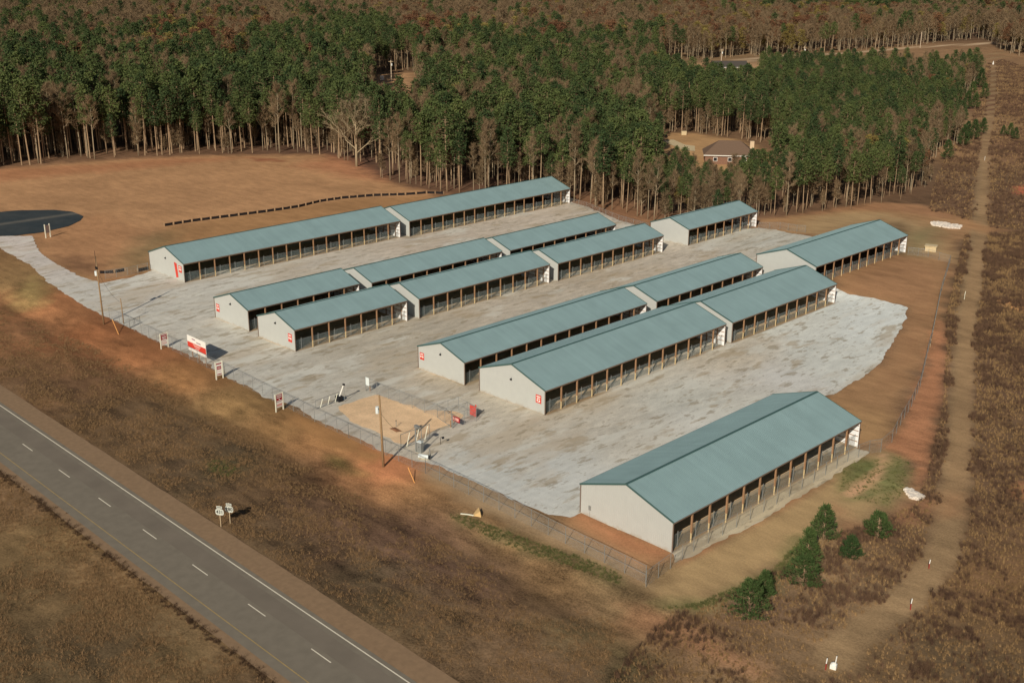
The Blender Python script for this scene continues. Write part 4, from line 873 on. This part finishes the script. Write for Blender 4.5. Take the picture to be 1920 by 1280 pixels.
# ------------------------------------------------------------------ trees
M_bark = mat('pine_bark', A(150, 126, 98), .95, var=.2, vscale=1.5)
M_bark2 = mat('pale_bark', A(150, 134, 108), .95, var=.2, vscale=1.5)
M_needle = leaf_mat('pine_needles', A(34, 54, 34), A(90, 98, 54))
M_young = leaf_mat('young_pine_needles', A(42, 60, 34), A(74, 90, 48))
M_twig = leaf_mat('bare_twigs', A(92, 76, 56), A(136, 114, 86))
M_rust = leaf_mat('withered_leaves', A(92, 60, 44), A(118, 86, 60))
M_olive = leaf_mat('late_yellow_leaves', A(108, 92, 48), A(124, 112, 62))
def quads(mb, c, n, spread, s0, s1, asp=.45, mi=0, flat=1.0, rnd=random):
    for _ in range(n):
        p = Vector(c)+Vector((rnd.gauss(0, spread), rnd.gauss(0, spread), rnd.gauss(0, spread*.7*flat)))
        s = rnd.uniform(s0, s1); a = Vector((rnd.gauss(0, 1), rnd.gauss(0, 1), rnd.gauss(0, 1))).normalized(); b = a.orthogonal().normalized()
        b = (Matrix.Rotation(rnd.uniform(0, 6.28), 3, a) @ b)*s*asp; a = a*s
        mb.add([p-a*.5-b*.5, p+a*.5-b*.35, p+a*.5+b*.35, p-a*.5+b*.5], [(0, 1, 2, 3)], mi)
def pine_meshes(seed, h=20.0, low=.52, rad=3.1, full=1.0):
    r = random.Random(seed); t = MB(); bend = (r.gauss(0, .25), r.gauss(0, .25))
    P = lambda u: Vector((bend[0]*math.sin(u*2.2), bend[1]*math.sin(u*2.6), u*h))
    t.tube([P(u) for u in (-.03, .15, .4, .65, .85, .98)], [.2, .17, .14, .11, .07, .02], 6)
    for k in range(7):
        u = r.uniform(low*.55, low); a = r.uniform(0, 6.28); L = r.uniform(.6, 1.8); t.tube([P(u), P(u)+Vector((math.cos(a)*L, math.sin(a)*L, -.2))], [.04, .012], 3)
    c = MB(); nw = 17
    for i in range(nw):
        u = low+(1-low)*(i+.3*r.random())/nw; v = (u-low)/(1-low)
        rr = rad*(math.sin(math.pi*min(1, v*.78+.2))**.8)*r.uniform(.75, 1.15)*(1-.25*v)
        a0 = r.uniform(0, 6.28)
        for k in range(r.choice((3, 4, 4, 5))):
            a = a0+k*6.28/4+r.uniform(-.5, .5); R_ = rr*r.uniform(.6, 1.15); tip = P(u)+Vector((math.cos(a)*R_, math.sin(a)*R_, R_*(.35*v+.05)+r.uniform(-.3, .3)))
            t.tube([P(u), tip], [.05, .015], 3, cap=False)
            for w_ in (.55, 1.0):
                q = P(u).lerp(tip, w_); quads(c, q, int(8*full), .38, .32, .66, .5, rnd=r)
    quads(c, P(1.0), int(12*full), .35, .4, .7, rnd=r)
    return t.mesh('trunk', M_bark, True), c.mesh('crown', M_needle)
def bare_meshes(seed, h=18.0, sp=4.0, leaf=0, leafm=None, low=.3, dens=1.0, narrow=1.0, tr=1.0):
    r = random.Random(seed); t = MB(); tw = MB(); lean = Vector((r.gauss(0, .3), r.gauss(0, .3), 0))
    P = lambda u: Vector((lean.x*u*u*2, lean.y*u*u*2, u*h))
    t.tube([P(u) for u in (-.03, .2, .45, .7, .92)], [.17*tr, .14*tr, .11*tr, .07*tr, .02], 6)
    def sliver(a, b, wd):
        d = (b-a); n = d.cross(Vector((r.gauss(0, 1), r.gauss(0, 1), r.gauss(0, 1)))).normalized()*wd/2; tw.add([a-n, a+n, b], [(0, 1, 2)])
    def grow(a, d, L, lev, rad):
        b = a+d*L; m = a.lerp(b, .5)+Vector((r.gauss(0, .08), r.gauss(0, .08), r.gauss(0, .05)))*L
        t.tube([a, m, b], [rad, rad*.7, rad*.3], 4 if lev < 2 else 3, cap=False)
        n = 5 if lev == 0 else 4
        for k in range(n):
            f = (k+1)/n; s = a.lerp(b, .25+.75*f); nd = (d+Vector((r.gauss(0, .6), r.gauss(0, .6), r.gauss(.25, .3)))).normalized()
            if lev < 1: grow(s, nd, L*.5*r.uniform(.7, 1.1), lev+1, rad*.5)
            else:
                for _ in range(int(4*dens)):
                    nd2 = (nd+Vector((r.gauss(0, .5), r.gauss(0, .5), r.gauss(.15, .35)))).normalized(); e = s+nd2*r.uniform(.6, 1.7)
                    sliver(s+Vector((r.gauss(0, .2), r.gauss(0, .2), r.gauss(0, .2))), e, .075)
                    if leaf and r.random() < leaf: quads(tw, e, 3, .3, .3, .55, .6, 1, rnd=r)
    nb = 13
    for i in range(nb):
        u = low+(.97-low)*i/nb; a = i*2.4+r.uniform(-.4, .4); v = (u-low)/(1-low); L = sp*narrow*(1.05-.65*v)*r.uniform(.75, 1.15)
        grow(P(u), Vector((math.cos(a), math.sin(a), .95+1.1*v)).normalized(), L*.92, 0, .06*(1.2-v))
    tm = t.mesh('trunk', M_bark2, True); cm = tw.mesh('crown', [M_twig]+([leafm] if leafm else []))
    return tm, cm
PINES = [pine_meshes(100+i, 20, .5+.06*(i % 3), 2.9+.25*(i % 2)) for i in range(5)]
BARES = [bare_meshes(200+i, 18, 3.4+.5*(i % 2), low=.5 if i % 2 else .4, narrow=.7 if i < 2 else .95, dens=1.35) for i in range(4)]
LEAFY = [bare_meshes(300, 17, 4.2, .5, M_rust), bare_meshes(301, 16, 3.8, .5, M_olive, low=.25)]
SAPS = [bare_meshes(400+i, 9, 1.6, low=.3, narrow=.8, dens=.8, tr=.45) for i in range(2)]

FOREST = [(-400,345),(-60,326),(0,313),(60,312),(130,302),(200,298),(300,292),(400,290),(500,287),(600,290),(640,303),(672,320),(700,336),(760,351),(830,362),(900,364),(960,368),(1010,374),(1075,378),(1130,394),(1200,416),(1240,428),(1330,428),(1425,413),(1500,405),(1580,395),(1650,382),(1700,374),(1735,350),(1748,300),(1790,275),(1812,240),(1790,215),(1800,190),(1835,165),(1828,145),(1800,146),(1700,148),(1560,147),(1420,146),(1400,156),(1240,152),(1240,116),(1400,108),(1560,99),(1700,90),(1760,80),(1850,74),(1868,92),(1900,105),(2100,125),(2100,-75),(-400,-75)]
CLEAR = [[(1222,250),(1240,246),(1330,255),(1440,270),(1480,295),(1470,330),(1445,352),(1310,352),(1240,335)], [(698,138),(772,132),(795,170),(790,236),(700,236)], [(395,133),(480,130),(488,200),(410,200)], [(1240,112),(1425,112),(1425,186),(1245,186)], [(792,140),(860,140),(862,172),(800,172)]]
PF = [(0,320,.9),(150,310,.9),(300,300,.85),(450,295,.95),(600,295,.9),(650,310,.6),(740,345,.55),(840,360,.65),(950,370,.75),(1050,378,.75),(1150,400,.7),(1250,420,.6),(1350,400,.75),(1500,400,.8),(1650,380,.8),(1720,350,.6),
 (100,240,.6),(300,240,.62),(500,230,.85),(650,240,.8),(760,280,.5),(850,280,.45),(950,270,.55),(1050,300,.7),(1150,330,.8),(1180,270,.55),(1300,220,.9),(1450,220,1),(1600,220,1),(1700,240,.85),(1780,220,.6),(1400,170,.95),(1600,170,.95),(1750,170,.5),(1800,150,.6),
 (800,220,.5),(900,200,.6),(1000,180,.75),(1100,180,.75),(850,180,.15),(60,190,.6),(200,190,.5),(330,200,.6),(100,160,.5),(250,150,.45),(450,170,.75),(600,160,.7),(600,115,.7),(350,110,.25),(430,110,.2),(550,110,.6),(650,90,.7),(150,120,.4),(250,100,.3),(720,118,.7),(800,118,.6),(900,115,.6),(1000,118,.6),(1100,118,.55),(1200,120,.5),
 (50,90,.35),(200,90,.3),(100,50,.2),(250,40,.12),(400,50,.2),(550,30,.1),(550,80,.2),(640,70,.3),(700,50,.08),(800,85,.15),(900,85,.1),(1000,85,.12),(1100,85,.1),(1200,85,.1),(900,50,.04),(1100,60,.04),(1300,80,.06),(1300,60,.05),(1450,85,.1),(1500,70,.1),(1600,85,.1),(1700,75,.12),(1800,70,.12),(1880,90,.1),(1000,30,.05),(1100,25,.1),(1250,12,.7),(1500,12,.8),(1700,14,.75),(1900,14,.6),(100,10,.12),(500,0,.15),(900,0,.08),(1300,-30,.4),(1700,-30,.4),(300,-30,.2)]
PF = np.array(PF, float)
RF = np.array([(300,280,.1),(530,110,.5),(620,90,.3),(800,110,.5),(380,110,.8),(420,90,.5),(1100,20,.35),(1400,50,.55),(1550,50,.6),(1200,40,.4),(900,20,.25),(200,60,.15),(100,200,.2),(1600,80,.4),(1000,250,.25),(1030,160,.4),(1200,250,.3),(450,30,.1),(1850,40,.4),(0,320,.05),(1300,380,.15),(640,300,0)], float)
# candidate positions: jittered rows in the ground, thinning with distance
cand = []
def fill(r0, r1, step):
    n = int(2*r1/step); ax = np.arange(-r1*1.02, 200, step); ay = np.arange(60, r1*1.02, step); a, b = np.meshgrid(ax, ay); a = a.ravel()+RNG.uniform(-.5, .5, a.size)*step; b = b.ravel()+RNG.uniform(-.5, .5, b.size)*step
    r = np.hypot(a, b); th = np.degrees(np.arctan2(-a, b)); k = (r >= r0) & (r < r1) & (th > 16) & (th < 74); return a[k], b[k]
for r0, r1, st in ((250, 480, 3.9), (480, 720, 4.6), (720, 1200, 6.0), (1200, 1900, 8.2), (1900, 2900, 12)):
    a, b = fill(r0, r1, st); cand.append(np.stack([a, b, np.full(len(a), st)], 1))
cand = np.concatenate(cand); cx, cy, cst = cand.T; cz = g(cx, cy); u, v, dd = topx(cx, cy, cz)
ok = inside(np.array(FOREST, float), u, v) | (np.hypot(cx, cy) > 1700)
for c in CLEAR: ok &= ~inside(np.array(c, float), u, v)
ok &= (dd > 0); _bt = at(669, 312); ok &= ~((np.hypot(cx-_bt.x, cy-_bt.y) < 7.5) | ((np.abs(u-668) < 60) & (v > 300) & (v < 332) & (np.hypot(cx, cy) < np.hypot(_bt.x, _bt.y)+3)))
cx, cy, cz, cst, u, v = cx[ok], cy[ok], cz[ok], cst[ok], u[ok], v[ok]
def field(T, u, v, s=(60, 22)):
    d2 = ((u[:, None]-T[:, 0])/s[0])**2 + ((v[:, None]-T[:, 1])/s[1])**2; ww = 1/(d2+.4)**2; return (ww*T[:, 2]).sum(1)/ww.sum(1)
pf = np.concatenate([field(PF, u[i:i+20000], v[i:i+20000]) for i in range(0, len(u), 20000)])
rf = np.concatenate([field(RF, u[i:i+20000], v[i:i+20000]) for i in range(0, len(u), 20000)])
cl = fbm(cx/22, cy/22, 41, 3)
isp = (pf*.92 + (cl-.5)*1.0 + RNG.uniform(-.32, .32, len(u))) > .5
isr = (~isp) & (rf*.8 + (fbm(cx/18, cy/18, 63, 2)-.5)*.8 + RNG.uniform(-.2, .2, len(u)) > .5)
dist = np.hypot(cx, cy)
hs = 1 + .2*RNG.standard_normal(len(u)).clip(-1.6, 1.4)
hgtf = np.interp(u, [0, 700, 1000, 1250, 1450, 1750], [1.08, 1.05, .98, .85, .78, .66]); hgtf = np.where(dist > 700, 1.0, hgtf)
hgtf = np.where((u > 680) & (u < 800) & (v > 225) & (v < 275), .62, hgtf); hgtf = np.where((u > 1380) & (v > 140) & (v < 200), .7, hgtf)
hgtf = np.where((u > 1230) & (u < 1450) & (v > 335), np.where((u > 1310) & (u < 1400), np.interp(v, [350, 400], [.42, .62]), .6), hgtf)
frontrow = (v > 340) & (u > 900)
wsc = np.where(cst > 5, cst/5.2, 1.0).clip(1, 1.9)
thin = RNG.random(len(u)) < np.where(isp, .80, .8)
cx, cy, cz, u, v, isp, isr, dist, hs, hgtf, wsc = [q_[thin] for q_ in (cx, cy, cz, u, v, isp, isr, dist, hs, hgtf, wsc)]
inview = (u > -30) & (u < 1950)
def scatter(name, P, rz, sc, variants, vi, label, cat):
    me = bpy.data.meshes.new(name); me.vertices.add(len(P)); me.vertices.foreach_set('co', np.ascontiguousarray(P, dtype=np.float32).ravel())
    for nm, ty, dat in (('rz', 'FLOAT_VECTOR', np.stack([np.zeros(len(P)), np.zeros(len(P)), rz], 1)), ('sc', 'FLOAT_VECTOR', sc)):
        a = me.attributes.new(nm, ty, 'POINT'); a.data.foreach_set('vector', np.ascontiguousarray(dat, dtype=np.float32).ravel())
    a = me.attributes.new('vi', 'INT', 'POINT'); a.data.foreach_set('value', np.ascontiguousarray(vi, dtype=np.int32))
    o = bpy.data.objects.new(name, me); COL.objects.link(o); tag(o, label, cat, None, 'stuff')
    pool = bpy.data.collections.new(name+'_pool')
    for i, m in enumerate(variants): pool.objects.link(bpy.data.objects.new('%s_%02d' % (name, i), m))
    ng = bpy.data.node_groups.new(name, 'GeometryNodeTree'); ng.interface.new_socket('Geometry', in_out='INPUT', socket_type='NodeSocketGeometry'); ng.interface.new_socket('Geometry', in_out='OUTPUT', socket_type='NodeSocketGeometry')
    N = ng.nodes; L = ng.links; gi = N.new('NodeGroupInput'); go = N.new('NodeGroupOutput'); ip = N.new('GeometryNodeInstanceOnPoints'); ci = N.new('GeometryNodeCollectionInfo')
    ci.inputs[0].default_value = pool; ci.inputs['Separate Children'].default_value = True; ci.inputs['Reset Children'].default_value = True
    def na(nm, ty):
        q = N.new('GeometryNodeInputNamedAttribute'); q.data_type = ty; q.inputs[0].default_value = nm; return q.outputs[0]
    L.new(gi.outputs[0], ip.inputs['Points']); L.new(ci.outputs[0], ip.inputs['Instance']); ip.inputs['Pick Instance'].default_value = True
    L.new(na('vi', 'INT'), ip.inputs['Instance Index']); L.new(na('rz', 'FLOAT_VECTOR'), ip.inputs['Rotation']); L.new(na('sc', 'FLOAT_VECTOR'), ip.inputs['Scale']); L.new(ip.outputs[0], go.inputs[0])
    md = o.modifiers.new('scatter', 'NODES'); md.node_group = ng; return o
def joined(pair):
    a, b = pair; me = bpy.data.meshes.new('tree'); V = []; Fc = []; mi = []; mats = []
    for m in (a, b):
        off = len(V); V += [v.co[:] for v in m.vertices]; mo = len(mats); mats += list(m.materials)
        for p in m.polygons: Fc.append(tuple(i+off for i in p.vertices)); mi.append(p.material_index+mo)
    me.from_pydata(V, [], Fc); [me.materials.append(m) for m in mats]; me.polygons.foreach_set('material_index', mi); me.update(); return me
EDGE = [(90,'behind the dark turnaround'),(200,'at the left of the orange field edge'),(330,'behind the left part of the orange field'),(470,'behind the middle of the orange field'),(620,'behind the right part of the orange field'),(720,'right of the big pale spreading tree'),
 (830,'behind the right end of the silt fence'),(960,'behind the long back shed'),(1060,'behind the far end of the back shed'),(1150,'behind the lane end, right of the back shed'),(1240,'left of the lone short shed'),(1340,'behind the lone short shed'),(1440,'at the right end of the lone short shed'),
 (1540,'behind the left of the brown grass'),(1640,'behind the middle of the brown grass'),(3000,'nearest the track')]
def zone(uu, vv):
    return [t for e, t in EDGE if uu < e][0]
def place(kinds, mask, name, word, cat, cap=295):
    ids = np.where(mask & inview)[0]; ids = ids[np.argsort(dist[ids])][:cap]; protos = {}
    for i in ids:
        k = RNG.integers(len(kinds)); s = hs[i]*hgtf[i]; z_ = zone(u[i], v[i]); hc = ('short', 'tall', 'very tall')[0 if s < .82 else (1 if s < 1.12 else 2)]
        r_ = empty(name, (cx[i], cy[i], cz[i]), RNG.uniform(0, 6.28), hc+' '+word+' '+z_, cat, hc+' '+name.replace('_', ' ')+'s '+z_)
        sx = s*(.9+.2*RNG.random())
        r_.scale = (sx, sx, s)
        for nm, m in (('trunk', kinds[k][0]), ('crown', kinds[k][1])):
            q_ = bpy.data.objects.new(nm, m); COL.objects.link(q_); q_.parent = r_
    done = np.zeros(len(u), bool); done[ids] = True; return done
d1 = place(PINES, isp, 'pine_tree', 'green pine', 'pine tree')
d2 = place(BARES, (~isp) & (~isr), 'bare_tree', 'leafless brown tree', 'bare tree')
d3 = place(LEAFY, isr, 'leafy_tree', 'withered-leaved tree', 'brown tree', 120)
for nm, kinds, mk, lab, cat in (('pine_wood', PINES, isp & ~d1, 'mass of green pines filling the wood behind its front rows', 'pine wood'),
                        ('bare_wood', BARES, (~isp) & (~isr) & ~d2, 'mass of leafless grey-brown trees filling the distant wood', 'bare wood'),
                        ('brown_wood', LEAFY, isr & ~d3, 'scattered rust-brown crowns in the distant wood', 'brown wood')):
    k = np.where(mk)[0]; s = hs[k]*hgtf[k]; sc = np.stack([s*wsc[k], s*wsc[k], s], 1)
    scatter(nm, np.stack([cx[k], cy[k], cz[k]], 1), RNG.uniform(0, 6.28, len(k)), sc, [joined(p) for p in kinds], RNG.integers(0, len(kinds), len(k)), lab, cat)
print('trees', len(u), int(isp.sum()), int(isr.sum()))
# understorey saplings and brush at the foot of the wood
k = np.where((RNG.random(len(u)) < .3) & (dist < 520))[0]
px_ = cx[k]+RNG.uniform(-2, 2, len(k)); py_ = cy[k]+RNG.uniform(-2, 2, len(k)); s = RNG.uniform(.5, 1.25, len(k))
scatter('understorey', np.stack([px_, py_, g(px_, py_)], 1), RNG.uniform(0, 6.28, len(k)), np.stack([s*1.2, s*1.2, s], 1), [joined(p) for p in SAPS], RNG.integers(0, 2, len(k)), 'thin leafless saplings and brush on the floor of the wood', 'understorey')
# the big pale spreading tree at the edge of the orange field
M_palebark = mat('bleached_bark', A(152, 136, 108), .95, var=.12); M_paletwig = leaf_mat('pale_twigs', A(116, 102, 78), A(150, 132, 102))
def big_bare(h, seed=5):
    r = random.Random(seed); t = MB(); tw = MB()
    t.tube([(0, 0, -.6), (0, 0, h*.22), (.2, 0, h*.45), (.1, .1, h*.7), (.2, 0, h*.95)], [.5, .4, .28, .16, .05], 9)
    def grow(a, d, L, lev, rad):
        b = a+d*L+Vector((0, 0, L*.12)); m = a.lerp(b, .5)+Vector((r.gauss(0, .06), r.gauss(0, .06), -.05))*L; t.tube([a, m, b], [rad, rad*.75, rad*.4], 5, cap=False)
        if lev >= 3:
            for _ in range(7):
                nd = (d+Vector((r.gauss(0, .6), r.gauss(0, .6), r.gauss(.1, .4)))).normalized(); s = a.lerp(b, r.random()); e = s+nd*r.uniform(.7, 1.8); n = nd.orthogonal().normalized()*.06; tw.add([s-n, s+n, e], [(0, 1, 2)])
            return
        for k in range(4):
            s = a.lerp(b, (.4, .6, .8, 1)[k]); nd = (d*1.1+Vector((r.gauss(0, .5), r.gauss(0, .5), r.gauss(.15, .3)))).normalized(); grow(s, nd, L*r.uniform(.45, .68), lev+1, rad*.55)
    for i in range(9):
        u_ = .2+.07*i; a = i*2.4; grow(Vector((0, 0, h*u_)), Vector((math.cos(a), math.sin(a), .7+.1*i)).normalized(), h*.36*(1.1-.08*i), 0, .2*(1.1-.08*i))
    return t.mesh('trunk', M_palebark, True), tw.mesh('crown', M_paletwig)
hb = hgt((669, 312), (665, 190)); tm, cm = big_bare(hb)
root = empty('bare_tree', at(669, 312), 1.0, 'big pale leafless tree with a spreading crown at the edge of the orange field', 'bare tree')
for nm, m in (('trunk', tm), ('crown', cm)):
    q_ = bpy.data.objects.new(nm, m); COL.objects.link(q_); q_.parent = root

# young bushy pines
def young(seed, h, wd):
    r = random.Random(seed); t = MB(); c = MB(); t.tube([(0, 0, -.3), (0, 0, h*.5), (0, 0, h*.97)], [.1, .06, .015], 6)
    n = int(9+h*2)
    for i in range(n):
        u_ = .06+.94*i/n; rr = wd/2*(1-u_)**.75*r.uniform(.75, 1.15)+.1
        for k in range(6):
            a = r.uniform(0, 6.28); tip = Vector((math.cos(a)*rr, math.sin(a)*rr, u_*h+rr*.45)); b = Vector((0, 0, u_*h)); t.tube([b, tip], [.025, .008], 3, cap=False)
            for w_ in (.5, .8, 1.0):
                p = b.lerp(tip, w_)
                for _ in range(9):
                    d = (Vector((math.cos(a)*.5, math.sin(a)*.5, .9))+Vector((r.gauss(0, .45), r.gauss(0, .45), r.gauss(0, .3)))).normalized(); q = p+Vector((r.gauss(0, .14), r.gauss(0, .14), r.gauss(0, .1))); L = r.uniform(.22, .42)
                    nn = d.orthogonal().normalized(); nn = (Matrix.Rotation(r.uniform(0, 6.28), 3, d) @ nn)*L*.16; c.add([q-nn, q+nn, q+d*L], [(0, 1, 2)])
    return t.mesh('trunk', M_bark, True), c.mesh('crown', M_young)
for i, (px, py, top, wpx, lab) in enumerate([(1402,1160,1088,74,'large bushy young pine at the lower left of the cluster, near the bottom'), (1432,1122,1072,28,'slim dark young pine just behind the lowest bushy pine'),
        (1543,1012,946,48,'tallest young pine at the top of the cluster right of the nearest shed'), (1512,1062,990,44,'young pine in the middle of the cluster, below the tallest one'),
        (1505,1100,1040,66,'wide low young pine at the foot of the cluster'), (1645,1008,960,48,'round bushy young pine standing apart at the right by the red soil'), (1594,1048,1006,32,'small conical young pine alone between the cluster and the track')]):
    h = hgt((px, py), (px, top)); wd = wpx*(at(px, py)-Vector((0, 0, CZ))).length/F*1.12; tm, cm = young(500+i, h, wd)
    root = empty('young_pine', at(px, py), i, lab, 'young pine', 'young pines on the rough ground beside the nearest shed')
    for nm, m in (('trunk', tm), ('crown', cm)):
        q_ = bpy.data.objects.new(nm, m); COL.objects.link(q_); q_.parent = root
YV = [young(700+i, 6, 4.2) for i in range(3)]
for i, (px, py, s) in enumerate([(1815,120,1.6),(1822,135,1.5),(1832,150,1.6),(1838,165,1.7),(1820,160,1.3),(1808,148,1.5),(1800,180,1.5),(1822,185,1.4),(1845,186,1.3),(1812,205,1.4),(1828,205,1.2),(1800,225,1.3),(1795,232,.9),(1808,226,.9),(1812,262,1.2),(1825,262,1.3),(1842,252,1.1),(1805,276,1.4),(1790,262,1.3),(1893,256,.9),(1903,262,.8),(1880,255,.7),(1780,245,1.4),(1775,300,1.2)]):
    root = empty('young_pine', at(px, py), i*1.3, ('big ' if s > 1.45 else 'middling ' if s > 1.15 else 'small ')+'young pine left of the track, '+('in the clump at its head' if py < 170 else 'below the clump at its head' if py < 210 else 'in the lower clump' if py < 245 else 'where the track narrows') if px < 1870 else 'low dark young pine right of the far track', 'young pine', 'young pines left of the far track' if px < 1870 else 'young pines right of the far track'); root.scale = (s*.9, s*.9, s)
    for nm, m in zip(('trunk', 'crown'), YV[i % 3]):
        q_ = bpy.data.objects.new(nm, m); COL.objects.link(q_); q_.parent = root

# ------------------------------------------------------------------ rough ground cover (uncountable)
def tuft(seed, n, h, sp, lean, wd, m):
    r = random.Random(seed); mb = MB()
    for _ in range(n):
        a = r.uniform(0, 6.28); p = Vector((math.cos(a), math.sin(a), 0))*r.uniform(0, sp); d = Vector((r.gauss(0, lean), r.gauss(0, lean), 1)).normalized(); L = h*r.uniform(.6, 1.15); nn = Vector((math.cos(a+1.3), math.sin(a+1.3), 0))*wd/2
        mb.add([p-nn, p+nn, p+d*L], [(0, 1, 2)])
    return mb.mesh('tuft', m)
M_dryg = leaf_mat('dry_grass', A(108, 86, 60), A(160, 130, 90)); M_purp = leaf_mat('purple_brown_brush', A(66, 50, 42), A(118, 92, 70)); M_dgr = leaf_mat('short_mixed_grass', A(104, 84, 58), A(156, 124, 88)); M_grn = leaf_mat('green_weeds', A(70, 76, 44), A(112, 108, 66))
T_dry = [tuft(i, 16, .55, .22, .26, .055, M_dryg) for i in range(3)]; T_brush = [tuft(10+i, 30, .85, .34, .32, .04, M_purp) for i in range(3)]; T_grass = [tuft(20+i, 14, .24, .28, .55, .04, M_dgr) for i in range(3)]; T_green = [tuft(30+i, 20, .3, .3, .6, .06, M_grn) for i in range(2)]
def cloud(px, n):
    P = W2(px); x0, y0 = P.min(0); x1, y1 = P.max(0); out = []
    while len(out) < n:
        a = RNG.uniform(x0, x1, 20000); b = RNG.uniform(y0, y1, 20000); k = inside(P, a, b); out += list(zip(a[k], b[k]))
    return np.array(out[:n])
ROUGH = [(1250,1150),(1330,1135),(1400,1105),(1480,1060),(1530,1020),(1580,1000),(1660,975),(1720,940),(1740,880),(1745,820),(1765,760),(1775,660),(1775,590),(1800,480),(1810,440),(1850,440),(1960,430),(1960,1330),(1100,1330),(1180,1230)]
ROUGH2 = [(1740,395),(1755,330),(1780,285),(1815,250),(1835,175),(1850,120),(1880,112),(1960,140),(1960,430),(1850,432),(1790,404)]
P = cloud(ROUGH, 36000); TR = W2(PAINT[[p[0] for p in PAINT].index('L')][1]); P2 = cloud(ROUGH2, 22000); P = np.concatenate([P, P2])
dt = segdist(TR, P[:, 0], P[:, 1], False); nz = fbm(P[:, 0]/3.2, P[:, 1]/3.2, 15)*.6+fbm(P[:, 0]/11, P[:, 1]/11, 16)*.4; uu, vv, _ = topx(P[:, 0], P[:, 1], g(P[:, 0], P[:, 1]))
track = dt + (nz-.5)*4 < 2.0
lowpath = inside(np.array([(1440,1190),(1560,1180),(1660,1110),(1740,1060),(1780,1080),(1700,1160),(1620,1260),(1440,1300)], float), uu, vv)
red = inside(np.array([(1745,642),(1762,600),(1775,640),(1768,760),(1735,900),(1705,930),(1690,800)], float), uu, vv)
rr_ = RNG.uniform(-.16, .16, len(P)); keepb = (~track) & (~red) & (nz + rr_ > .58) & ~(lowpath & (nz < .66)); keepd = (~track) & (~red) & (nz + rr_ <= .58) & (RNG.random(len(P)) < np.where(lowpath, .3, .62))
for nm, kp, tv, lo, hi, lab, cat in (('dry_brush', keepb, T_brush, .6, 1.35, 'purple-brown leafless brush on the rough ground beside the track', 'brush'), ('dry_weeds', keepd, T_dry, .5, 1.1, 'tan dry weeds on the rough ground beside the track', 'dry weeds')):
    Q = P[kp]; s = RNG.uniform(lo, hi, len(Q))*np.interp(np.hypot(Q[:, 0], Q[:, 1]), [150, 400], [.8, 1.25]); scatter(nm, np.stack([Q[:, 0], Q[:, 1], g(Q[:, 0], Q[:, 1])], 1), RNG.uniform(0, 6.28, len(Q)), np.stack([s]*3, 1), tv, RNG.integers(0, len(tv), len(Q)), lab, cat)
P = np.concatenate([cloud([(-80,560),(60,600),(200,660),(330,730),(480,820),(620,900),(760,980),(900,1050),(1040,1110),(1160,1170),(1120,1330),(860,1330),(640,1180),(440,1010),(200,840),(-80,700)], 42000),
                    cloud([(-80,860),(0,880),(150,985),(300,1090),(500,1245),(600,1340),(-80,1340)], 22000)])
nz = fbm(P[:, 0]/4, P[:, 1]/4, 25); P = P[(nz + RNG.uniform(-.2, .2, len(nz)) > .52) & ((P[:, 1] > 67.2) | (P[:, 1] < 53)) & (P[:, 1] < 93)]; s = RNG.uniform(.5, 1.3, len(P))
scatter('roadside_grass', np.stack([P[:, 0], P[:, 1], g(P[:, 0], P[:, 1])], 1), RNG.uniform(0, 6.28, len(P)), np.stack([s]*3, 1), T_grass, RNG.integers(0, 3, len(P)), 'short dry brown grass on the verges of the highway', 'grass')
P = np.concatenate([cloud([(842,962),(870,966),(920,985),(1000,1015),(1080,1040),(1170,1080),(1160,1095),(1060,1060),(980,1035),(900,1000),(850,975)], 800), cloud([(385,865),(420,862),(445,880),(430,895),(395,885)], 150),
                    cloud([(1580,885),(1600,862),(1650,862),(1640,900),(1600,928),(1575,925)], 160), cloud([(1650,870),(1690,850),(1715,880),(1690,930),(1660,950),(1600,935)], 200), cloud([(1448,1070),(1500,1010),(1520,1030),(1440,1105),(1310,1142),(1240,1140),(1310,1130)], 900)])
s = RNG.uniform(.3, 1.0, len(P)); scatter('green_weeds', np.stack([P[:, 0], P[:, 1], g(P[:, 0], P[:, 1])], 1), RNG.uniform(0, 6.28, len(P)), np.stack([s]*3, 1), T_green, RNG.integers(0, 2, len(P)), 'patches of low green weeds along the ditch and by the young pines', 'weeds')

xe = RNG.uniform(-260, -40, 2600); ye = 53.3+.35*RNG.standard_normal(len(xe))-.25; P = np.stack([xe, ye], 1); P = P[fbm(xe/1.1, ye, 8) > .42]
T_edge = [tuft(60+i, 16, .34, .25, .5, .06, leaf_mat('rank_edge_grass%d' % i, A(66, 50, 38), A(96, 76, 56))) for i in range(2)]
s = RNG.uniform(.5, 1.4, len(P)); scatter('edge_grass', np.stack([P[:, 0], P[:, 1], g(P[:, 0], P[:, 1])], 1), RNG.uniform(0, 6.28, len(P)), np.stack([s]*3, 1), T_edge, RNG.integers(0, 2, len(P)), 'dark rank grass clumps along the median edge of the highway', 'edge grass')
